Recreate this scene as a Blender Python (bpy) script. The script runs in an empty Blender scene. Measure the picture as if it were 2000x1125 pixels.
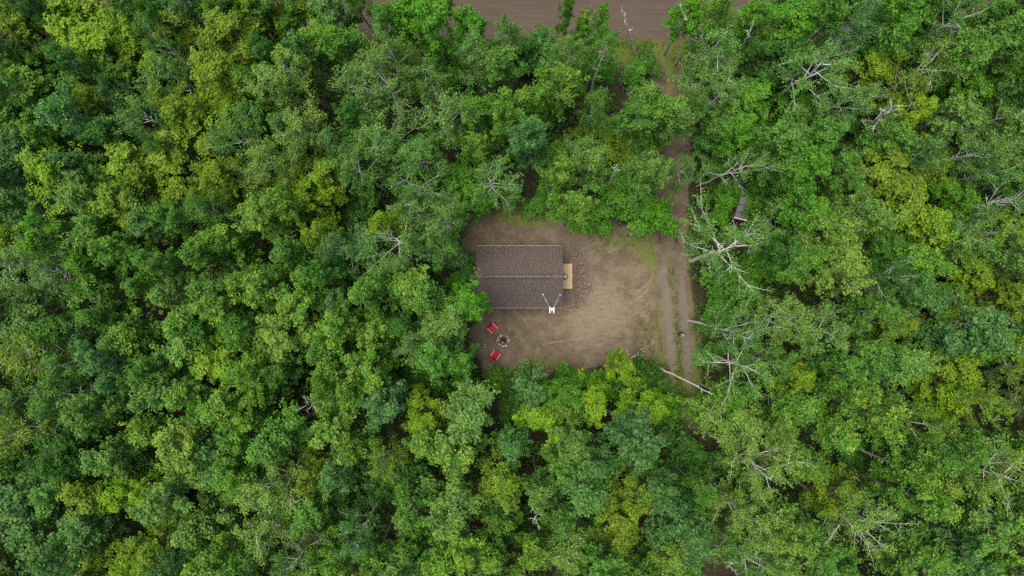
import bpy, bmesh, math, random
import numpy as np
from mathutils import Vector, Matrix
PI = math.pi
R = math.radians
SC = bpy.context.scene
COL = SC.collection

# ------------------------------------------------------------------ camera, sky, sun, exposure
CAM_H = 63.0
K0 = 21.0                                   # photograph pixels per metre on the ground (2000 px wide)
cd = bpy.data.cameras.new('camera'); cam = bpy.data.objects.new('camera', cd); COL.objects.link(cam)
cam.location = (0, 0, CAM_H); cam.rotation_euler = (0, 0, 0)
cd.sensor_width = 36.0; cd.lens = 18.0 / ((1000 / K0) / CAM_H); cd.clip_end = 2000
SC.camera = cam
SUN_EL, SUN_AZ = R(76), R(-75)
w = bpy.data.worlds.new('World'); SC.world = w; w.use_nodes = True
nt = w.node_tree; bgn = nt.nodes['Background']
sky = nt.nodes.new('ShaderNodeTexSky'); sky.sky_type = 'NISHITA'; sky.sun_disc = False
sky.sun_elevation = SUN_EL; sky.sun_rotation = SUN_AZ; sky.air_density = 1.0; sky.dust_density = 5.0; sky.ozone_density = 0.6
nt.links.new(sky.outputs[0], bgn.inputs[0]); bgn.inputs[1].default_value = 0.15
sl = bpy.data.lights.new('sun', 'SUN'); so = bpy.data.objects.new('sun', sl); COL.objects.link(so)
sl.energy = 1.5; sl.angle = R(35); sl.color = (1.0, 0.94, 0.82)
so.location = (0, 0, 90)
sd = Vector((math.cos(SUN_EL) * math.sin(SUN_AZ), math.cos(SUN_EL) * math.cos(SUN_AZ), math.sin(SUN_EL)))
so.rotation_euler = sd.to_track_quat('Z', 'Y').to_euler()
SC.view_settings.view_transform = 'Standard'; SC.view_settings.look = 'None'
SC.view_settings.exposure = 0.80; SC.view_settings.gamma = 1.0; SC.view_settings.use_curve_mapping = False
SC.cycles.max_bounces = 6; SC.cycles.diffuse_bounces = 3; SC.cycles.glossy_bounces = 2
SC.cycles.transmission_bounces = 3; SC.cycles.transparent_max_bounces = 4
SC.cycles.use_denoising = False; SC.cycles.filter_width = 1.5

# ------------------------------------------------------------------ helpers
def g(px, py, z=0.0):
    """point of the ground (or of height z) that stands at this place of the photograph"""
    f = (CAM_H - z) / CAM_H / K0
    return ((px - 1000) * f, (562.5 - py) * f)

def tag(o, label=None, cat=None, group=None, kind=None):
    if label: o['label'] = label
    if cat: o['category'] = cat
    if group: o['group'] = group
    if kind: o['kind'] = kind
    return o

def empty(name, loc, rz=0.0):
    o = bpy.data.objects.new(name, None); COL.objects.link(o)
    o.location = loc; o.rotation_euler = (0, 0, rz); o.empty_display_size = 0.3
    return o

def link(name, me, parent=None, loc=(0, 0, 0), rot=(0, 0, 0)):
    o = bpy.data.objects.new(name, me); COL.objects.link(o)
    o.location = loc; o.rotation_euler = rot
    if parent: o.parent = parent
    return o

def mesh_np(name, V, F, mat, attrs=None, smooth=False):
    """V (n,3); F (m,k) all faces with k corners"""
    V = np.asarray(V, dtype=np.float32); F = np.asarray(F, dtype=np.int32)
    me = bpy.data.meshes.new(name)
    me.vertices.add(len(V)); me.vertices.foreach_set('co', V.ravel())
    m, k = F.shape
    me.loops.add(m * k); me.loops.foreach_set('vertex_index', F.ravel())
    me.polygons.add(m); me.polygons.foreach_set('loop_start', np.arange(0, m * k, k, dtype=np.int32))
    me.polygons.foreach_set('loop_total', np.full(m, k, dtype=np.int32))
    if smooth: me.polygons.foreach_set('use_smooth', np.ones(m, dtype=bool))
    me.update(calc_edges=True)
    for an, (ty, arr) in (attrs or {}).items():
        a = me.attributes.new(an, ty, 'POINT')
        a.data.foreach_set('color' if ty == 'FLOAT_COLOR' else 'value', np.asarray(arr, dtype=np.float32).ravel())
    if mat: me.materials.append(mat)
    return me

def bm_mesh(name, bm, mat, smooth=False):
    bmesh.ops.recalc_face_normals(bm, faces=bm.faces)
    me = bpy.data.meshes.new(name); bm.to_mesh(me); bm.free()
    if smooth:
        for p in me.polygons: p.use_smooth = True
    if mat: me.materials.append(mat)
    return me

def box(bm, c, s, rot=None, bevel=0.0):
    r = bmesh.ops.create_cube(bm, size=1.0)
    M = Matrix.Translation(c) @ (rot.to_4x4() if rot else Matrix.Identity(4)) @ Matrix.Diagonal((s[0], s[1], s[2], 1))
    bmesh.ops.transform(bm, matrix=M, verts=r['verts'])
    if bevel:
        es = list({e for v in r['verts'] for e in v.link_edges})
        bmesh.ops.bevel(bm, geom=es, offset=bevel, segments=1, affect='EDGES')
    return bm

def tube(bm, pts, rad, n=8, cap=True):
    rings = []
    pts = [Vector(p) for p in pts]
    for i, p in enumerate(pts):
        d = (pts[min(i + 1, len(pts) - 1)] - pts[max(i - 1, 0)]).normalized()
        a = d.orthogonal().normalized(); b = d.cross(a)
        r = rad[i] if hasattr(rad, '__len__') else rad
        rings.append([bm.verts.new(p + (a * math.cos(2 * PI * k / n) + b * math.sin(2 * PI * k / n)) * r) for k in range(n)])
    for u, v in zip(rings, rings[1:]):
        # align the seams
        k0 = min(range(n), key=lambda k: (v[k].co - u[0].co).length)
        v[:] = v[k0:] + v[:k0]
        for k in range(n):
            bm.faces.new((u[k], u[(k + 1) % n], v[(k + 1) % n], v[k]))
    if cap:
        bm.faces.new(rings[0][::-1]); bm.faces.new(rings[-1])
    return bm

def lathe(bm, prof, n=24, c=(0, 0, 0)):
    rings = []
    for r, z in prof:
        if r < 1e-5: rings.append([bm.verts.new((c[0], c[1], c[2] + z))])
        else: rings.append([bm.verts.new((c[0] + r * math.cos(2 * PI * k / n), c[1] + r * math.sin(2 * PI * k / n), c[2] + z)) for k in range(n)])
    for u, v in zip(rings, rings[1:]):
        for k in range(n):
            a, b = u[k % len(u)], u[(k + 1) % len(u)]
            cc, dd = v[(k + 1) % len(v)], v[k % len(v)]
            vs = []
            for q in (a, b, cc, dd):
                if q not in vs: vs.append(q)
            if len(vs) > 2: bm.faces.new(vs)
    return bm

def vnoise(x, y, seed=0):
    xi = np.floor(x).astype(np.int64); yi = np.floor(y).astype(np.int64)
    xf = x - xi; yf = y - yi
    u = xf * xf * (3 - 2 * xf); v = yf * yf * (3 - 2 * yf)
    def h(i, j):
        n = (i * 374761393 + j * 668265263 + seed * 974711) & 0x7fffffff
        n = ((n ^ (n >> 13)) * 1274126177) & 0x7fffffff
        return ((n ^ (n >> 16)) & 0xffff) / 65535.0
    return (h(xi, yi) * (1 - u) + h(xi + 1, yi) * u) * (1 - v) + (h(xi, yi + 1) * (1 - u) + h(xi + 1, yi + 1) * u) * v

def fbm(x, y, scale, seed=0, octs=4):
    s = 0; a = 0.5; t = 0
    for o in range(octs):
        s = s + a * vnoise(x / scale, y / scale, seed + o * 17); t += a
        a *= 0.5; scale = scale * 0.5
    return s / t

def sstep(a, b, x):
    t = np.clip((x - a) / (b - a), 0, 1); return t * t * (3 - 2 * t)

# ------------------------------------------------------------------ materials
class NT:
    def __init__(s, name):
        s.m = bpy.data.materials.new(name); s.m.use_nodes = True
        s.t = s.m.node_tree; s.b = s.t.nodes['Principled BSDF']; s.out = s.t.nodes['Material Output']
        s.b.inputs['Roughness'].default_value = 0.75
    def n(s, ty, **kw):
        nd = s.t.nodes.new(ty)
        for k, v in kw.items():
            if k.startswith('i_'): nd.inputs[k[2:].replace('_', ' ')].default_value = v
            else: setattr(nd, k, v)
        return nd
    def l(s, a, b): s.t.links.new(a, b)
    def noise(s, scale, detail=4, rough=0.55, vec=None):
        nd = s.n('ShaderNodeTexNoise'); nd.inputs['Scale'].default_value = scale
        nd.inputs['Detail'].default_value = detail; nd.inputs['Roughness'].default_value = rough
        if vec is not None: s.l(vec, nd.inputs['Vector'])
        return nd.outputs['Fac']
    def ramp(s, fac, stops):
        nd = s.n('ShaderNodeValToRGB'); cr = nd.color_ramp
        while len(cr.elements) < len(stops): cr.elements.new(0.5)
        for e, (p, c) in zip(cr.elements, stops):
            e.position = p; e.color = (*c, 1) if len(c) == 3 else c
        s.l(fac, nd.inputs['Fac']); return nd.outputs['Color']
    def math(s, op, a, b=None, clamp=False):
        nd = s.n('ShaderNodeMath', operation=op); nd.use_clamp = clamp
        for i, v in enumerate((a, b)):
            if v is None: continue
            if isinstance(v, (int, float)): nd.inputs[i].default_value = v
            else: s.l(v, nd.inputs[i])
        return nd.outputs[0]
    def mix(s, fac, a, b, mode='MIX'):
        nd = s.n('ShaderNodeMix', data_type='RGBA', blend_type=mode)
        for sock, v in ((nd.inputs['Factor'], fac), (nd.inputs['A'], a), (nd.inputs['B'], b)):
            if isinstance(v, (int, float)): sock.default_value = v
            elif isinstance(v, tuple): sock.default_value = (*v, 1) if len(v) == 3 else v
            else: s.l(v, sock)
        return nd.outputs['Result']
    def pos(s):
        return s.n('ShaderNodeNewGeometry').outputs['Position']
    def obj(s):
        return s.n('ShaderNodeTexCoord').outputs['Object']
    def bump(s, h, strength=0.4, dist=0.02):
        nd = s.n('ShaderNodeBump'); nd.inputs['Strength'].default_value = strength; nd.inputs['Distance'].default_value = dist
        s.l(h, nd.inputs['Height']); s.l(nd.outputs[0], s.b.inputs['Normal'])
    def col(s, c): s.l(c, s.b.inputs['Base Color'])

def simple(name, c, rough=0.6, metal=0.0, var=0.25, scale=8.0):
    m = NT(name); f = m.noise(scale, 5, 0.6, m.obj())
    lo = tuple(x * (1 - var) for x in c); hi = tuple(min(1, x * (1 + var)) for x in c)
    m.col(m.ramp(f, [(0.3, lo), (0.7, hi)])); m.b.inputs['Roughness'].default_value = rough
    m.b.inputs['Metallic'].default_value = metal
    m.bump(f, 0.15, 0.01)
    return m.m

def leaf_mat(name, trans=0.32, tip=(0.30, 0.33, 0.03), tipmix=0.55):
    m = NT(name); t = m.t
    oi = m.n('ShaderNodeObjectInfo')
    at = m.n('ShaderNodeAttribute', attribute_name='tint')
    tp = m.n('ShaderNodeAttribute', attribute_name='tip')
    # per leaf value and hue
    dark = m.mix(1.0, oi.outputs['Color'], (0.52, 0.60, 0.60), 'MULTIPLY')
    lite = m.mix(1.0, oi.outputs['Color'], (1.52, 1.42, 1.35), 'MULTIPLY')
    c = m.mix(at.outputs['Fac'], dark, lite)
    pn = m.noise(0.55, 3, 0.6, m.obj())
    c = m.mix(1.0, c, m.ramp(pn, [(0.3, (0.80, 0.90, 1.0)), (0.5, (1, 1, 1)), (0.7, (1.14, 1.06, 0.9))]), 'MULTIPLY')
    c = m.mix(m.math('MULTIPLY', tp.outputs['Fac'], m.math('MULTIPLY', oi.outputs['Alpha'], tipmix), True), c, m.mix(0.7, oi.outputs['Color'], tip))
    m.col(c); m.b.inputs['Roughness'].default_value = 0.5
    m.b.inputs['Specular IOR Level'].default_value = 0.3
    tr = m.n('ShaderNodeBsdfTranslucent')
    m.l(m.mix(1.0, c, (1.25, 1.2, 0.5), 'MULTIPLY'), tr.inputs['Color'])
    mx = m.n('ShaderNodeMixShader'); mx.inputs[0].default_value = trans
    m.l(m.b.outputs[0], mx.inputs[1]); m.l(tr.outputs[0], mx.inputs[2]); m.l(mx.outputs[0], m.out.inputs['Surface'])
    return m.m

def bark_mat(name, base, dark, dens=0.5, sc=6.0):
    m = NT(name)
    mp = m.n('ShaderNodeMapping'); mp.inputs['Scale'].default_value = (1.0, 1.0, 3.5)
    m.l(m.obj(), mp.inputs['Vector'])
    f = m.noise(sc, 5, 0.7, mp.outputs[0]); f2 = m.noise(1.3, 3, 0.5, m.obj())
    c = m.ramp(f, [(dens - 0.14, dark), (dens - 0.02, base)])
    c = m.mix(m.math('MULTIPLY', f2, 0.6), c, tuple(x * 0.6 for x in base))
    m.col(c); m.b.inputs['Roughness'].default_value = 0.8; m.bump(f, 0.4, 0.02)
    return m.m

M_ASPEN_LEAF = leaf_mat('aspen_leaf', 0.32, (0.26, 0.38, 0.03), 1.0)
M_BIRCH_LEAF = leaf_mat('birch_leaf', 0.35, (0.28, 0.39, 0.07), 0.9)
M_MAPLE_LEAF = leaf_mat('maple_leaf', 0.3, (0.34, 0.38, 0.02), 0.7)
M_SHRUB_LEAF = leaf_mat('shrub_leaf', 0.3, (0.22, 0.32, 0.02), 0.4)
M_ASPEN_BARK = bark_mat('aspen_bark', (0.40, 0.39, 0.33), (0.12, 0.10, 0.08), 0.42)
M_BIRCH_BARK = bark_mat('birch_bark', (0.62, 0.60, 0.55), (0.20, 0.17, 0.14), 0.38)
M_BROWN_BARK = bark_mat('brown_bark', (0.20, 0.16, 0.13), (0.07, 0.05, 0.04), 0.45)
M_DEAD_WOOD = bark_mat('dead_wood', (0.58, 0.56, 0.51), (0.24, 0.21, 0.18), 0.38)
M_WHITE_BARK = bark_mat('white_bark', (0.80, 0.78, 0.73), (0.35, 0.32, 0.28), 0.33)
M_DEAD_BROWN = bark_mat('dead_brown_wood', (0.33, 0.26, 0.22), (0.12, 0.09, 0.07), 0.45)

# ------------------------------------------------------------------ zones of the ground
ROAD_Y0, ROAD_Y1 = 23.1, 29.3
DRIVE_PX = [(1309, 40), (1309, 150), (1318, 300), (1308, 420), (1312, 520), (1321, 620), (1327, 700),
            (1328, 790), (1352, 880), (1378, 960), (1386, 1050), (1380, 1150), (1366, 1400), (1340, 1900)]
DRIVE = np.array([g(*p) for p in DRIVE_PX])
CLEAR_PX = [(895, 410), (985, 388), (1090, 384), (1105, 436), (1190, 440), (1290, 436), (1290, 705), (1245, 700),
            (1130, 722), (1040, 742), (955, 750), (930, 700), (925, 620), (900, 600), (898, 480)]
CLEAR = np.array([g(*p) for p in CLEAR_PX])

def polyline_dist(x, y, P):
    d = np.full(x.shape, 1e9); side = np.zeros(x.shape)
    for (x0, y0), (x1, y1) in zip(P[:-1], P[1:]):
        dx, dy = x1 - x0, y1 - y0; L2 = dx * dx + dy * dy
        t = np.clip(((x - x0) * dx + (y - y0) * dy) / L2, 0, 1)
        ex, ey = x - (x0 + t * dx), y - (y0 + t * dy)
        dd = np.hypot(ex, ey); s = np.sign(ex * dy - ey * dx)
        m = dd < d; d = np.where(m, dd, d); side = np.where(m, s, side)
    return d, side                           # side < 0: left of travel (going south: east side)

def poly_sdf(x, y, P):
    ins = np.zeros(x.shape, bool); n = len(P)
    for i in range(n):
        x0, y0 = P[i]; x1, y1 = P[(i + 1) % n]
        c = ((y0 > y) != (y1 > y)) & (x < (x1 - x0) * (y - y0) / ((y1 - y0) or 1e-9) + x0)
        ins ^= c
    d, _ = polyline_dist(x, y, np.vstack([P, P[:1]]))
    return np.where(ins, -d, d)

def spot(x, y, px, py, rx, ry):
    cx, cy = g(px, py); return np.exp(-(((x - cx) * K0 / rx) ** 2 + ((y - cy) * K0 / ry) ** 2))

# ------------------------------------------------------------------ ground material
def ground_mat():
    m = NT('ground_soil'); p = m.pos()
    a1 = m.n('ShaderNodeAttribute', attribute_name='zone_a'); a2 = m.n('ShaderNodeAttribute', attribute_name='zone_b')
    s1 = m.n('ShaderNodeSeparateColor'); m.l(a1.outputs['Color'], s1.inputs[0])
    s2 = m.n('ShaderNodeSeparateColor'); m.l(a2.outputs['Color'], s2.inputs[0])
    clear, grass, gravel = s1.outputs; mulch = a1.outputs['Alpha']
    straw, road, rut = s2.outputs; ash = a2.outputs['Alpha']
    nb = m.noise(0.6, 5, 0.6, p); nm = m.noise(3.0, 6, 0.65, p); nf = m.noise(7.0, 6, 0.62, p); nx = m.noise(45.0, 3, 0.6, p)
    def f(attr, noise, k=0.7, lo=0.3, hi=0.7):
        v = m.math('ADD', attr, m.math('MULTIPLY', m.math('SUBTRACT', noise, 0.5), k))
        nd = m.n('ShaderNodeMapRange', interpolation_type='SMOOTHSTEP'); nd.inputs['From Min'].default_value = lo; nd.inputs['From Max'].default_value = hi
        m.l(v, nd.inputs['Value']); return nd.outputs[0]
    litter = m.ramp(nf, [(0.3, (0.018, 0.016, 0.010)), (0.5, (0.034, 0.029, 0.018)), (0.72, (0.066, 0.055, 0.036))])
    dirt = m.ramp(nm, [(0.25, (0.085, 0.065, 0.043)), (0.5, (0.116, 0.091, 0.062)), (0.75, (0.152, 0.122, 0.085))])
    dirt = m.mix(m.math('MULTIPLY', nf, 0.4), dirt, (0.105, 0.083, 0.056))
    n0 = m.noise(0.9, 5, 0.62, p)
    dirt = m.mix(m.ramp(n0, [(0.46, (0, 0, 0)), (0.68, (0.75, 0.75, 0.75))]), dirt, (0.185, 0.150, 0.106))
    dirt = m.mix(m.ramp(n0, [(0.30, (0.6, 0.6, 0.6)), (0.44, (0, 0, 0))]), dirt, (0.075, 0.058, 0.038))
    c = m.mix(f(clear, nm), litter, dirt)
    # dry straw and scratches, stretched along the scraping direction
    mp = m.n('ShaderNodeMapping'); mp.inputs['Rotation'].default_value = (0, 0, R(-38)); mp.inputs['Scale'].default_value = (0.5, 4.5, 1)
    m.l(p, mp.inputs['Vector'])
    ns = m.noise(1.6, 6, 0.75, mp.outputs[0])
    strawc = m.ramp(nf, [(0.3, (0.165, 0.135, 0.093)), (0.55, (0.215, 0.178, 0.125)), (0.75, (0.275, 0.230, 0.165))])
    c = m.mix(f(straw, ns, 1.25, 0.35, 0.95), c, strawc)
    mul = m.ramp(nf, [(0.35, (0.045, 0.032, 0.026)), (0.5, (0.12, 0.09, 0.075)), (0.68, (0.26, 0.20, 0.165))])
    c = m.mix(f(mulch, nm, 1.1, 0.3, 0.75), c, mul)
    gr = m.ramp(nf, [(0.3, (0.050, 0.075, 0.012)), (0.55, (0.105, 0.145, 0.024)), (0.75, (0.18, 0.21, 0.05))])
    c = m.mix(m.math('MULTIPLY', f(grass, nm, 1.0, 0.35, 0.9), 0.8), c, gr)
    grv = m.ramp(nx, [(0.3, (0.105, 0.092, 0.072)), (0.5, (0.142, 0.126, 0.101)), (0.7, (0.190, 0.172, 0.141))])
    c = m.mix(m.math('MULTIPLY', f(gravel, nm, 0.7, 0.25, 0.8), 0.85), c, grv)
    mr = m.n('ShaderNodeMapping'); mr.inputs['Scale'].default_value = (0.22, 5.0, 1); m.l(p, mr.inputs['Vector'])
    nr = m.noise(1.5, 6, 0.7, mr.outputs[0])
    rd = m.ramp(nr, [(0.3, (0.058, 0.046, 0.035)), (0.5, (0.082, 0.065, 0.050)), (0.72, (0.115, 0.093, 0.072))])
    rd = m.mix(m.math('MULTIPLY', nx, 0.35), rd, (0.12, 0.09, 0.075))
    c = m.mix(road, c, rd)
    c = m.mix(f(rut, nm, 0.5), c, (0.055, 0.042, 0.034))
    c = m.mix(m.math('MULTIPLY', f(ash, nm, 0.8), 0.8), c, (0.12, 0.11, 0.105))
    m.col(c); m.b.inputs['Roughness'].default_value = 0.95; m.b.inputs['Specular IOR Level'].default_value = 0.15
    m.bump(nf, 0.25, 0.04)
    return m.m
M_GROUND = ground_mat()

# ------------------------------------------------------------------ the ground, one grid split into ground, clearing, driveway, road
def axis(lo, a, b, hi, fine, mid, midlo, midhi):
    out = list(np.arange(a, b, fine))
    left = list(np.arange(a - mid, midlo, -mid))[::-1]; right = list(np.arange(b, midhi, mid))
    far = [lo, lo * 0.6, lo * 0.35, lo * 0.22]; farr = [hi * 0.22, hi * 0.35, hi * 0.6, hi]
    return np.array(sorted(set([v for v in far if v < midlo] + left + out + right + [v for v in farr if v > midhi])))
SCRATCH = []
def add_scratch(pts, wd, st): SCRATCH.append((np.array([g(*p) for p in pts]), wd, st))
add_scratch([(1277, 515), (1276, 532), (1270, 548), (1258, 560), (1240, 574)], 0.055, 1.0)
add_scratch([(1256, 523), (1246, 537), (1236, 546)], 0.05, 0.8)
add_scratch([(1266, 524), (1258, 540), (1246, 552)], 0.04, 0.5)
add_scratch([(1264, 568), (1240, 588), (1218, 602)], 0.05, 0.9)
add_scratch([(1248, 566), (1226, 580), (1200, 600), (1180, 610)], 0.04, 0.6)
add_scratch([(1215, 570), (1192, 585), (1170, 600)], 0.045, 0.7)
add_scratch([(1272, 588), (1250, 604), (1232, 618)], 0.045, 0.7)
add_scratch([(1060, 673), (1085, 668), (1112, 664), (1138, 659)], 0.045, 0.9)
add_scratch([(1075, 655), (1100, 645), (1118, 634)], 0.04, 0.6)
rs = random.Random(5)
for k in range(70):
    x0, y0 = rs.uniform(1090, 1278), rs.uniform(515, 695); L = rs.uniform(15, 42); a = rs.uniform(0.5, 0.8) + (y0 - 600) * -0.001
    cv = rs.uniform(-4, 4)
    add_scratch([(x0, y0), (x0 - L * 0.5 * math.cos(a) + cv, y0 + L * 0.5 * math.sin(a) + cv), (x0 - L * math.cos(a), y0 + L * math.sin(a))],
                rs.uniform(0.025, 0.05), rs.uniform(0.25, 0.7))

def build_ground():
    X = axis(-400, -7.0, 18.5, 400, 0.085, 0.32, -55, 55); Y = axis(-400, -10.0, 9.5, 400, 0.085, 0.32, -34, 36)
    gx, gy = np.meshgrid(X, Y); x, y = gx.ravel(), gy.ravel()
    n1 = fbm(x, y, 2.2, 3); n2 = fbm(x, y, 0.7, 9); n3 = fbm(x, y, 6.0, 21)
    dd, side = polyline_dist(x, y, DRIVE)
    sdist = dd * side                                   # positive / negative across the track
    csdf = poly_sdf(x, y, CLEAR) + (n1 - 0.5) * 1.6 + (n2 - 0.5) * 0.5
    rmid = (y - ROAD_Y0); redge = np.minimum(y - ROAD_Y0, ROAD_Y1 - y) + (n1 - 0.5) * 0.9 + (n2 - 0.5) * 0.4
    dedge = 1.6 - dd + (n1 - 0.5) * 0.9 + (n2 - 0.5) * 0.4
    clear = np.maximum(sstep(0.9, -0.7, csdf), sstep(-0.5, 0.5, dedge) * (0.35 + 0.55 * sstep(g(0, 860)[1], g(0, 780)[1], y)))
    clear = np.maximum(clear, 0.55 * spot(x, y, 1372, 440, 30, 45)); clear = np.maximum(clear, 0.6 * spot(x, y, 1362, 650, 16, 70))
    clear = np.maximum(clear, 0.45 * spot(x, y, 1040, 320, 40, 60))
    inc = sstep(0.6, -0.6, csdf)
    grass = (0.85 * spot(x, y, 1000, 412, 70, 30) + 0.4 * spot(x, y, 1215, 470, 55, 28) + 0.55 * spot(x, y, 1265, 645, 26, 45)
             + 0.95 * spot(x, y, 1290, 725, 60, 32) + 0.4 * spot(x, y, 1225, 570, 20, 18) + 0.42 * spot(x, y, 1265, 520, 22, 40)
             + 0.4 * spot(x, y, 1000, 655, 20, 16) + 0.5 * spot(x, y, 1180, 460, 20, 16) + 0.7 * spot(x, y, 1070, 412, 30, 24)
             + 0.5 * spot(x, y, 1060, 715, 60, 16) + 0.5 * spot(x, y, 975, 715, 18, 16) + 0.55 * spot(x, y, 1345, 770, 50, 26))
    grass = grass + 0.42 * inc * sstep(0.45, 0.80, fbm(x, y, 3.0, 64)); med = np.exp(-((sdist) / 0.33) ** 2) * sstep(-0.3, 0.5, dedge)
    vis = 0.40 + 0.35 * (n3 - 0.3)
    grass = grass + med * (0.36 + 0.5 * (n1 - 0.4)) + 0.42 * np.exp(-((dd - 1.65) / 0.4) ** 2) * (0.4 + n1)
    grass = grass + (sstep(0.0, 3.0, csdf) * 0.30) * n3 * 1.2
    grass = grass + 0.75 * sstep(2.6, 0.6, np.abs(y - (ROAD_Y0 - 1.1)))
    trk = np.exp(-((np.abs(sdist) - 0.78) / 0.36) ** 2) * sstep(-0.4, 0.6, dedge)
    gravel = trk * (0.30 + 0.62 * sstep(g(0, 500)[1], g(0, 570)[1], y) * sstep(g(0, 790)[1], g(0, 700)[1], y)) + 0.35 * sstep(0.0, 1.2, dedge) * sstep(g(0, 540)[1], g(0, 600)[1], y) * sstep(g(0, 760)[1], g(0, 700)[1], y)
    mulch = 0.95 * spot(x, y, 1132, 535, 20, 46) + 0.75 * spot(x, y, 1118, 585, 22, 24) + 0.6 * spot(x, y, 1112, 505, 18, 14) + 0.8 * spot(x, y, 1185, 432, 45, 16) + 0.4 * spot(x, y, 1150, 560, 26, 30)
    straw = 0.34 * spot(x, y, 1195, 610, 125, 90) * (0.55 + n3) + 0.10 * inc + 0.25 * spot(x, y, 1150, 480, 40, 25) + 0.28 * inc * n3
    for P, wd, st in SCRATCH:
        lo = P.min(0) - 0.4; hi = P.max(0) + 0.4
        m = (x > lo[0]) & (x < hi[0]) & (y > lo[1]) & (y < hi[1])
        d, _ = polyline_dist(x[m], y[m], P)
        straw[m] = np.maximum(straw[m], 1.05 * st * np.exp(-(d / (wd * 1.35)) ** 2) * (0.6 + 0.8 * n2[m]))
    straw = straw * inc
    road = sstep(-0.35, 0.25, redge)
    def rutl(px, w_, y0, y1):
        cx = g(px, 0)[0]; a, b = g(0, y1)[1], g(0, y0)[1]
        return np.exp(-(((x - cx + (n1 - 0.5) * 0.2) * K0 / w_) ** 2)) * sstep(a - 0.5, a + 0.8, y + (n2 - .5)) * sstep(b + 0.6, b - 0.5, y + (n2 - .5))
    rut = 0.62 * rutl(1290, 4.5, 448, 482) + 0.72 * rutl(1321, 6.0, 428, 486)
    rut = rut + 0.3 * road * np.exp(-((y - 24.4) / 0.5) ** 2) * n1
    ash = 0.9 * spot(x, y, 955, 681, 16, 12) + 0.5 * spot(x, y, 983, 665, 18, 18)
    z = (n1 - 0.5) * 0.10 + (n2 - 0.5) * 0.05 + (n3 - 0.5) * 0.25 * sstep(2, 8, csdf) * (1 - road)
    z = z * (1 - 0.6 * inc) * (1 - 0.7 * road) - trk * 0.05 - 0.05 * np.clip(rut, 0, 1) + 0.025 * straw * n2
    flat = sstep(0.6, 0.0, np.maximum(np.abs(x - 0.9) - 4.9, np.abs(y - 1.0) - 2.9))
    z = z * (1 - flat)
    za = np.stack([np.clip(v, 0, 1) for v in (clear, grass, gravel, mulch)], 1)
    zb = np.stack([np.clip(v, 0, 1) for v in (straw, road, rut, ash)], 1)
    nx_, ny_ = len(X), len(Y)
    i = np.arange(nx_ * ny_).reshape(ny_, nx_)
    F = np.stack([i[:-1, :-1], i[:-1, 1:], i[1:, 1:], i[1:, :-1]], -1).reshape(-1, 4)
    V = np.stack([x, y, z], 1)
    fr = road[F].mean(1) > 0.5; fd = (dedge[F].mean(1) > 0) & ~fr; fc = (csdf[F].mean(1) < 0) & ~fr & ~fd
    for name, mk in (('ground', ~(fr | fd | fc)), ('clearing', fc), ('driveway', fd), ('road', fr)):
        f = F[mk]; u, inv = np.unique(f, return_inverse=True)
        o = link(name, mesh_np(name, V[u], inv.reshape(f.shape), M_GROUND,
                               {'zone_a': ('FLOAT_COLOR', za[u]), 'zone_b': ('FLOAT_COLOR', zb[u])}, True))
        o['kind'] = 'structure'
build_ground()

# ------------------------------------------------------------------ trees: skeleton -> wood tubes + leaves
def tubes_np(lines, sides=5):
    Vs, Fs, off = [], [], 0
    for P, rad in lines:
        P = np.asarray(P, float); n = len(P)
        d = np.gradient(P, axis=0); d /= np.linalg.norm(d, axis=1, keepdims=True) + 1e-9
        ref = np.array([0.31, 0.17, 0.94]) if abs(d[0] @ np.array([0.31, 0.17, 0.94])) < 0.9 else np.array([1.0, 0, 0])
        a = np.cross(d, ref); a /= np.linalg.norm(a, axis=1, keepdims=True) + 1e-9; b = np.cross(d, a)
        th = np.arange(sides) * 2 * PI / sides
        ring = P[:, None] + np.asarray(rad)[:, None, None] * (a[:, None] * np.cos(th)[None, :, None] + b[:, None] * np.sin(th)[None, :, None])
        Vs.append(ring.reshape(-1, 3))
        i = off + np.arange(n * sides).reshape(n, sides); j = np.roll(i, -1, 1)
        Fs.append(np.stack([i[:-1], j[:-1], j[1:], i[1:]], -1).reshape(-1, 4)); off += n * sides
    return np.vstack(Vs), np.vstack(Fs)

def curve(p0, d0, L, n, bend, rng, wob=0.06):
    """a limb: starts at p0 along d0, bends towards 'bend' (vector) as it grows"""
    P = [np.array(p0, float)]; d = np.array(d0, float); d /= np.linalg.norm(d)
    for k in range(n):
        d = d + np.asarray(bend) / n + rng.normal(0, wob, 3); d /= np.linalg.norm(d)
        P.append(P[-1] + d * L / n)
    return np.array(P)

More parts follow.
